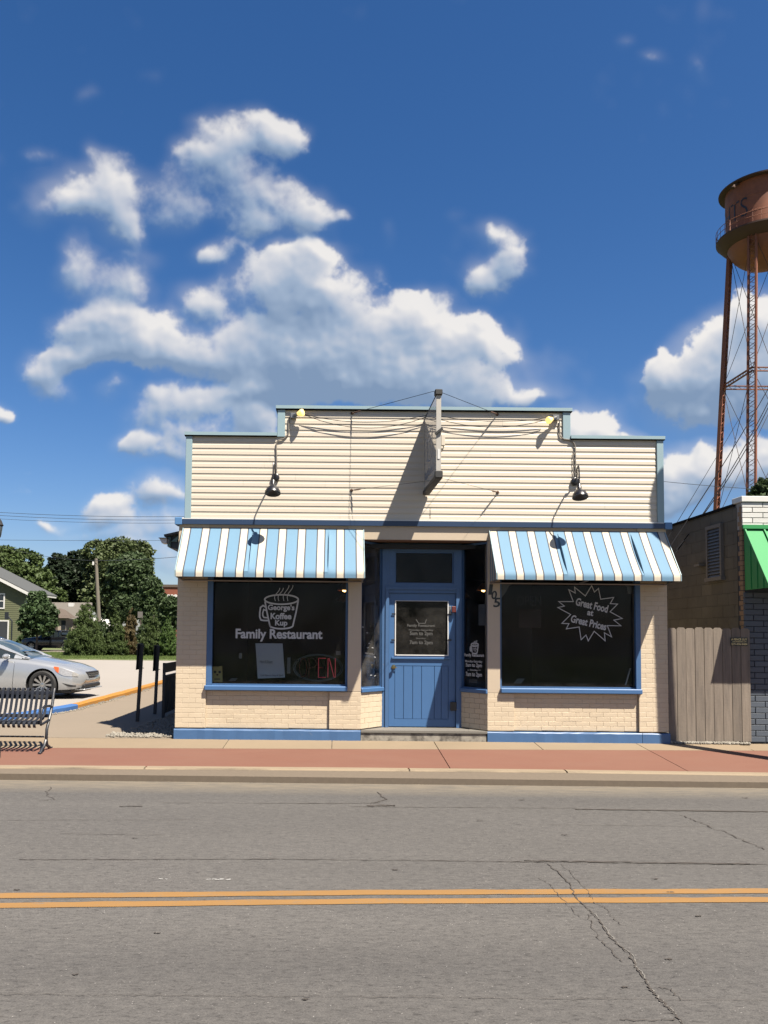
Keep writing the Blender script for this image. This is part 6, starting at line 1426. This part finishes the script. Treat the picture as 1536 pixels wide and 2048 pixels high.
a = wz(10, 1239, 63); b = wz(18, 1224, 63); MB().box(a[0], b[0], 62.9, 62.95, a[1], b[1]).build('backboard', M['blackm'], bh_); p = wz(24, 1240, 63); MB().tube([(p[0], 63, 0), (p[0], 63, p[1] - .1), (b[0] - .1, 62.96, (a[1] + b[1]) / 2)], .07, 6).build('pole', M['blackm'], bh_)
# grey bungalow
yC = 84; bg_ = emp('bungalow', (W(140, 1260, yC)[0], yC, 0), 'low beige bungalow with a wide tan grey shingle roof behind the black SUV', 'house')
a = wz(96, 1205, yC + 5); b = wz(168, 1205, yC + 5); e0_ = wz(90, 1244, yC); e1_ = wz(178, 1246, yC)
mb = MB(); mb.add([(a[0] - 3, yC + 5, a[1]), (b[0] + 1, yC + 5, b[1]), (e1_[0], yC, e1_[1]), (e0_[0] - 3, yC, e0_[1]), (a[0] - 3, yC + 5.2, a[1] - .2), (b[0] + 1, yC + 5.2, b[1] - .2), (e1_[0], yC + .1, e1_[1] - .2), (e0_[0] - 3, yC + .1, e0_[1] - .2)], [(0, 1, 2, 3), (7, 6, 5, 4), (0, 3, 7, 4), (1, 2, 6, 5), (2, 3, 7, 6), (0, 1, 5, 4)]); mb.build('roof', M['rooftan'], bg_)
MB().box(e0_[0] - 2.5, e1_[0] - .4, yC + .4, yC + 5, 0, e1_[1] - .1).build('wall', M['beigewall'], bg_)
q = wz(142, 1210, yC + 4); MB().box(q[0] - .3, q[0] + .3, yC + 3.9, yC + 4.4, q[1] - .2, q[1] + .25).build('roof_vent', M['white'], bg_)
yD = yC - 3; a = wz(104, 1220, yD); b = wz(138, 1236, yD - .5); p0 = wz(104, 1236, yD - .5); mb = MB(); mb.add([(a[0], yD + 2.5, a[1] + .3), (a[0] + .7, yD + 2.5, a[1] + .1), (b[0], yD, b[1]), (p0[0] - .5, yD, p0[1]), (b[0] - .3, yD + 3, b[1] + .1), (p0[0], yD + 3, b[1] - .1)], [(0, 1, 2, 3), (1, 4, 2), (3, 2, 4, 5)]); mb.build('porch_roof', M['roofbrown'], bg_)
a = wz(107, 1262, yD + .4); b = wz(132, 1237, yD + .4); MB().box(a[0], b[0], yD + .4, yC + .3, 0, b[1]).build('porch_wall', M['beigewall'], bg_)
for px_ in (107.5, 113): q = wz(px_, 1250, yD + .2); MB().box(q[0] - .12, q[0] + .12, yD + .1, yD + .3, 0, b[1]).build('porch_post', M['roofbrown'], bg_)
q = wz(127, 1250, yD + .39); MB().box(q[0] - .25, q[0] + .25, yD + .36, yD + .4, q[1] - .5, q[1] + .5).build('wall_ornament', M['blackm'], bg_)
# white shed, far red brick block
sh = emp('white_shed', (W(202, 1255, 78)[0], 78, 0), 'small white gabled shed glimpsed between the evergreen shrubs', 'shed')
a = wz(186, 1245, 78); b = wz(213, 1250, 78); mb = MB(); mb.prism([(a[0] - 2, 0), (b[0], 0), (b[0], b[1] - .3), (a[0], a[1] + .3), (a[0] - 2, a[1] - .3)], 78, 84); mb.build('wall', M['beigewall'], sh)
mb = MB(); mb.add([(a[0], 77.7, a[1] + .45), (b[0] + .2, 77.7, b[1] - .15), (b[0] + .2, 77.7, b[1] - .40), (a[0], 77.7, a[1] + .2), (a[0], 84, a[1] + .45), (b[0] + .2, 84, b[1] - .15)], [(0, 1, 2, 3), (0, 4, 5, 1)]); mb.build('roof_trim', M['white'], sh)
rb = emp('brick_block', (W(338, 1260, 150)[0], 150, 0), 'distant red brick building with white arched windows beside the restaurant wall', 'building')
a = wz(324, 1262, 150); b = wz(420, 1175, 150); MB().box(a[0], b[0] + 8, 150, 165, -.2, b[1]).build('wall', M['redbrickfar'], rb); MB().box(a[0] - .1, b[0] + 8, 149.8, 165, b[1], b[1] + .5).build('cornice', M['roofbrown'], rb)
for i, px_ in enumerate((330, 337, 344, 351)):
    q = wz(px_, 1192, 149.9); mb = MB(); mb.prism([(q[0] - .35, q[1] - 2.2), (q[0] + .35, q[1] - 2.2), (q[0] + .35, q[1]), (q[0] + .18, q[1] + .3), (q[0] - .18, q[1] + .3), (q[0] - .35, q[1])], 149.85, 149.99); f = mb.build('window', M['white'], rb)
    MB().box(q[0] - .18, q[0] + .18, 149.8, 149.84, q[1] - 1.9, q[1] - .2).build('pane', M['winglass'], f)
# tall utility pole and small sign among the shrubs
q = wz(192, 1117, 47); p = wz(198, 1240, 47); o = emp('utility_pole', (p[0], 47, 0), 'bare wooden utility pole rising behind the tall evergreen shrub', 'utility pole', None)
MB().tube([(p[0] + .05, 47, 0), (p[0], 47, p[1]), (q[0], 47, q[1])], [.17, .15, .11], 10).build('shaft', M['pole'], o, smooth=True)
MB().bbox(q[0] - .22, q[0] - .10, 46.8, 46.95, q[1] - .5, q[1] - .25, .02).build('insulator', M['white'], o)
q = wz(283, 1238, 46); o = emp('street_sign', (q[0], 46, 0), 'brown post with a small green plate among the evergreen shrubs', 'sign')
MB().bar((q[0], 46, 0), (q[0], 46, q[1] + .2), .14, .14).build('post', M['roofbrown'], o); MB().bar((q[0] - .25, 45.9, q[1] + .3), (q[0] + .1, 45.9, q[1] + .3), .03, .45).build('sign_plate', M['louverf'], o)

# ------------------------------------------------------------------ trees
def crown(blobs, n, leaf, seed, flat=.55, shell=.55, tilt=1.0):
    r = np.random.default_rng(seed); B = np.array(blobs, float); vol = B[:, 3] * B[:, 4] * B[:, 5]; pr = vol ** .75; pr /= pr.sum()
    # clumps scattered near the surface of the big lobes, leaves round each clump
    nc = max(30, n // 26); k = r.choice(len(B), nc, p=pr); d = r.normal(size=(nc, 3)); d /= np.linalg.norm(d, axis=1)[:, None]
    rad = shell + (1 - shell) * r.random(nc) ** .5; cl = B[k, :3] + d * B[k, 3:6] * rad[:, None]; cs_ = (B[k, 3:6].mean(1)) * r.uniform(.13, .27, nc)
    j = r.integers(0, nc, n); e = r.normal(size=(n, 3)); e /= np.linalg.norm(e, axis=1)[:, None]; p = cl[j] + e * (cs_[j] * r.random(n) ** .45)[:, None] * np.array([1.15, 1.15, .8])
    nrm = r.normal(size=(n, 3)) + e * .8 + np.array([0, 0, .5]); nrm /= np.linalg.norm(nrm, axis=1)[:, None]
    u = np.cross(nrm, r.normal(size=(n, 3))); u /= np.linalg.norm(u, axis=1)[:, None]; v = np.cross(nrm, u); s = leaf * r.uniform(.55, 1.25, n)[:, None]
    V = np.stack([p - u * s, p + v * s * flat, p + u * s, p - v * s * flat], 1).reshape(-1, 3)
    return V, cl, cs_
def leafobj(V, m_, parent, name='crown'):
    n = len(V) // 4; me = bpy.data.meshes.new(name); me.vertices.add(4 * n); me.vertices.foreach_set('co', V.ravel()); me.loops.add(4 * n); me.loops.foreach_set('vertex_index', np.arange(4 * n))
    me.polygons.add(n); me.polygons.foreach_set('loop_start', np.arange(0, 4 * n, 4)); me.update(calc_edges=True); me.validate(); me.materials.append(m_)
    o = bpy.data.objects.new(name, me); COL.objects.link(o); return par(o, parent)
LM = {k: leafmat(k + '_leaves', c, v) for k, c, v in (('mid', (.095, .14, .042), .32), ('dark', (.028, .048, .022), .45), ('maple', (.11, .145, .055), .32), ('deep', (.07, .11, .042), .32), ('arbor', (.085, .125, .036), .22), ('rusty', (.15, .115, .05), .25), ('young', (.075, .125, .048), .45), ('bright', (.09, .155, .036), .22))}
def tree(name, label, px, y, blobs, lm, n, leaf, seed, group=None, trunk=.3, cat='tree', base=1310, limbs=6):
    x = W(px, 1262, y)[0]; o = emp(name, (x, y, 0), label, cat, group); k = (y - CAM.y) / FPX; B = []
    for (bx, by, rx, ry) in blobs:
        cx_, cz_ = W(bx, by, y); B.append((cx_, y + random.uniform(-.25, .25) * rx * k, cz_, rx * k, max(rx * k * .85, .8 * ry * k), ry * k))
    V, cl, cs_ = crown(B, n, leaf, seed); leafobj(V, lm, o)
    mb = MB(); lowest = min(b[2] for b in B); ctr = Vector(B[0][:3]); topz = max(b[2] for b in B)
    mb.tube([(x, y, -.1), (x + .05, y, lowest * .5), (x, y, lowest), (ctr.x, ctr.y, topz)], [trunk * 1.2, trunk, trunk * .85, trunk * .25], 9)
    for b in B[:limbs]: mb.tube([(x, y, lowest * .75), ((x + b[0]) / 2, (y + b[1]) / 2, (lowest + b[2]) / 2 - .2), (b[0], b[1], b[2])], [trunk * .5, trunk * .35, trunk * .12], 6)
    mb.build('trunk', M['bark'], o, smooth=True); return o
g1 = 'big trees rising behind the houses'
tree('leafy_tree', 'broad mid green tree behind the green house at the left edge', 30, 92, [(30,1165,50,48),(-20,1140,46,50),(75,1175,34,40),(45,1125,36,26),(5,1110,30,20),(100,1205,24,34),(60,1215,44,36),(118,1195,16,20)], LM['mid'], 36000, .27, 1, g1, .5)
tree('leafy_tree', 'very dark rounded tree between the green house and the tall maple', 128, 100, [(128,1165,38,40),(112,1125,20,18),(150,1120,20,20),(140,1140,30,24),(105,1145,16,18),(165,1150,22,34),(150,1190,36,26),(120,1190,28,24)], LM['dark'], 36000, .27, 2, g1, .5)
tree('maple_tree', 'tallest tree, a wide maple with sunlit top behind the utility pole', 235, 96, [(235,1150,64,56),(200,1110,34,28),(238,1098,38,22),(278,1118,28,36),(190,1140,26,34),(275,1160,30,44),(215,1190,50,36),(245,1215,50,30),(296,1165,10,22)], LM['maple'], 50000, .27, 3, g1, .6)
tree('leafy_tree', 'dark shaded tree standing in front of the right half of the tall maple', 262, 86, [(258,1150,40,38),(280,1175,26,34),(240,1185,34,30),(262,1210,44,28),(290,1140,14,26),(262,1120,28,16)], LM['deep'], 34000, .26, 4, g1, .5)
tree('leafy_tree', 'smaller green tree at the right foot of the tall maple, beside the restaurant', 302, 80, [(304,1180,22,24),(296,1210,28,26),(318,1200,14,20),(310,1235,30,20),(335,1215,16,16)], LM['deep'], 18000, .25, 5, g1, .3)
tree('leafy_tree', 'low green trees filling the gap by the restaurant corner', 345, 70, [(348,1215,26,22),(370,1220,20,22),(340,1240,24,20)], LM['deep'], 12000, .24, 16, g1, .3)
tree('young_tree', 'young round street tree with a pale thin trunk in front of the green house', 73, 53, [(75,1230,32,36),(62,1250,26,20),(92,1248,22,24),(72,1200,20,20),(100,1225,14,18),(52,1228,14,18)], LM['young'], 11000, .17, 6, None, .08)
def arbor(px, top, wd, base_y, lm, label, seed, n=9000):
    y = base_y; x, zt_ = W(px, top, y); k = (y - CAM.y) / FPX; o = emp('evergreen_shrub', (x, y, 0), label, 'shrub', 'evergreen shrubs in a row behind the lot'); r = np.random.default_rng(seed)
    B = []; m = 11; hw = wd * k / 2
    for i in range(m):
        t = i / (m - 1); z = zt_ * (.10 + .86 * t); rr_ = hw * (1.08 - t ** 1.45 * .97) * (.85 + .3 * r.random())
        for q in range(3 if t < .75 else 1):
            a = r.random() * 6.28; B.append((x + math.cos(a) * rr_ * .38 * (1 - t * .6), y + math.sin(a) * rr_ * .3, z, rr_ * .66, rr_ * .66, zt_ * .10 + rr_ * .16))
    V, cl, cs_ = crown(B, int(n * 1.7), .075, seed, .32, .5); V = V.reshape(-1, 4, 3); c = V.mean(1, keepdims=True); V = c + (V - c) * np.array([.8, .8, 1.6]); leafobj(V.reshape(-1, 3), lm, o, 'foliage')
    MB().tube([(x, y, -.05), (x, y, zt_ * .8)], [.09, .02], 7).build('trunk', M['bark'], o)
arbor(174, 1184, 74, 42, LM['arbor'], 'tallest evergreen shrub, left end of the row', 21, 17000)
arbor(148, 1250, 44, 42.5, LM['arbor'], 'short evergreen shrub leaning out at the left foot of the tallest one', 27, 6000)
arbor(206, 1226, 50, 43.5, LM['deep'], 'dark evergreen shrub directly right of the tallest one', 26, 9000)
arbor(233, 1211, 56, 43, LM['arbor'], 'pointed evergreen shrub between the dark one and the rust tinged one', 22, 12000)
arbor(262, 1209, 44, 43.5, LM['rusty'], 'rust tinged narrow evergreen shrub in the middle of the row', 23, 9000)
arbor(284, 1236, 42, 44, LM['deep'], 'low dark evergreen shrub behind the left sign post', 28, 7000)
arbor(308, 1209, 54, 43, LM['arbor'], 'pointed evergreen shrub rising between the two sign posts', 24, 12000)
arbor(338, 1230, 52, 42.5, LM['bright'], 'bright green evergreen shrub partly hidden by the restaurant corner', 25, 10000)
tree('round_bush', 'low dark bush left of the black SUV at the foot of the green house', 58, 62, [(52,1282,16,14),(62,1278,14,16),(45,1288,12,10)], LM['deep'], 3500, .15, 31, None, .06, 'bush')
tree('leafy_tree', 'dark tree crown showing above the white brick parapet of the shop', 1530, 60, [(1530,978,26,20),(1512,984,12,10),(1556,972,30,26),(1590,980,30,26),(1540,1000,40,30),(1560,1060,50,60)], LM['deep'], 16000, .26, 41, None, .4)

# power lines
for (a, b, y, sag, r_, lab) in (((-60, 1021), (420, 1032), 75, .3, .022, 'faint upper power line crossing the sky at the left'), ((-60, 1027), (420, 1039), 76, .3, .022, 'faint second power line just below the upper one at the left'), ((-60, 1034), (420, 1045), 77, .3, .018, 'faint third power line of the left bundle'),
        ((-40, 1080), (192, 1121), 46.8, .35, .012, 'thin power line running left from the bare utility pole'), ((192, 1121), (420, 1106), 46.8, .15, .016, 'power line running right from the bare utility pole to the restaurant'), ((-60, 1079), (420, 1080), 90, .1, .02, 'very faint distant power line above the trees'), ((1318, 962), (1700, 985), 60, .2, .022, 'thin power line in the sky right of the restaurant parapet')):
    sagwire(wp(a[0], a[1], y), wp(b[0], b[1], y), sag, r_, 'power_line', 'wirefar', lab, 'power line', 'power lines', 14, 4)
print('OBJECTS', len(bpy.data.objects), 'TRIS', sum(len(o.data.polygons) * 2 for o in bpy.data.objects if o.type == 'MESH'))
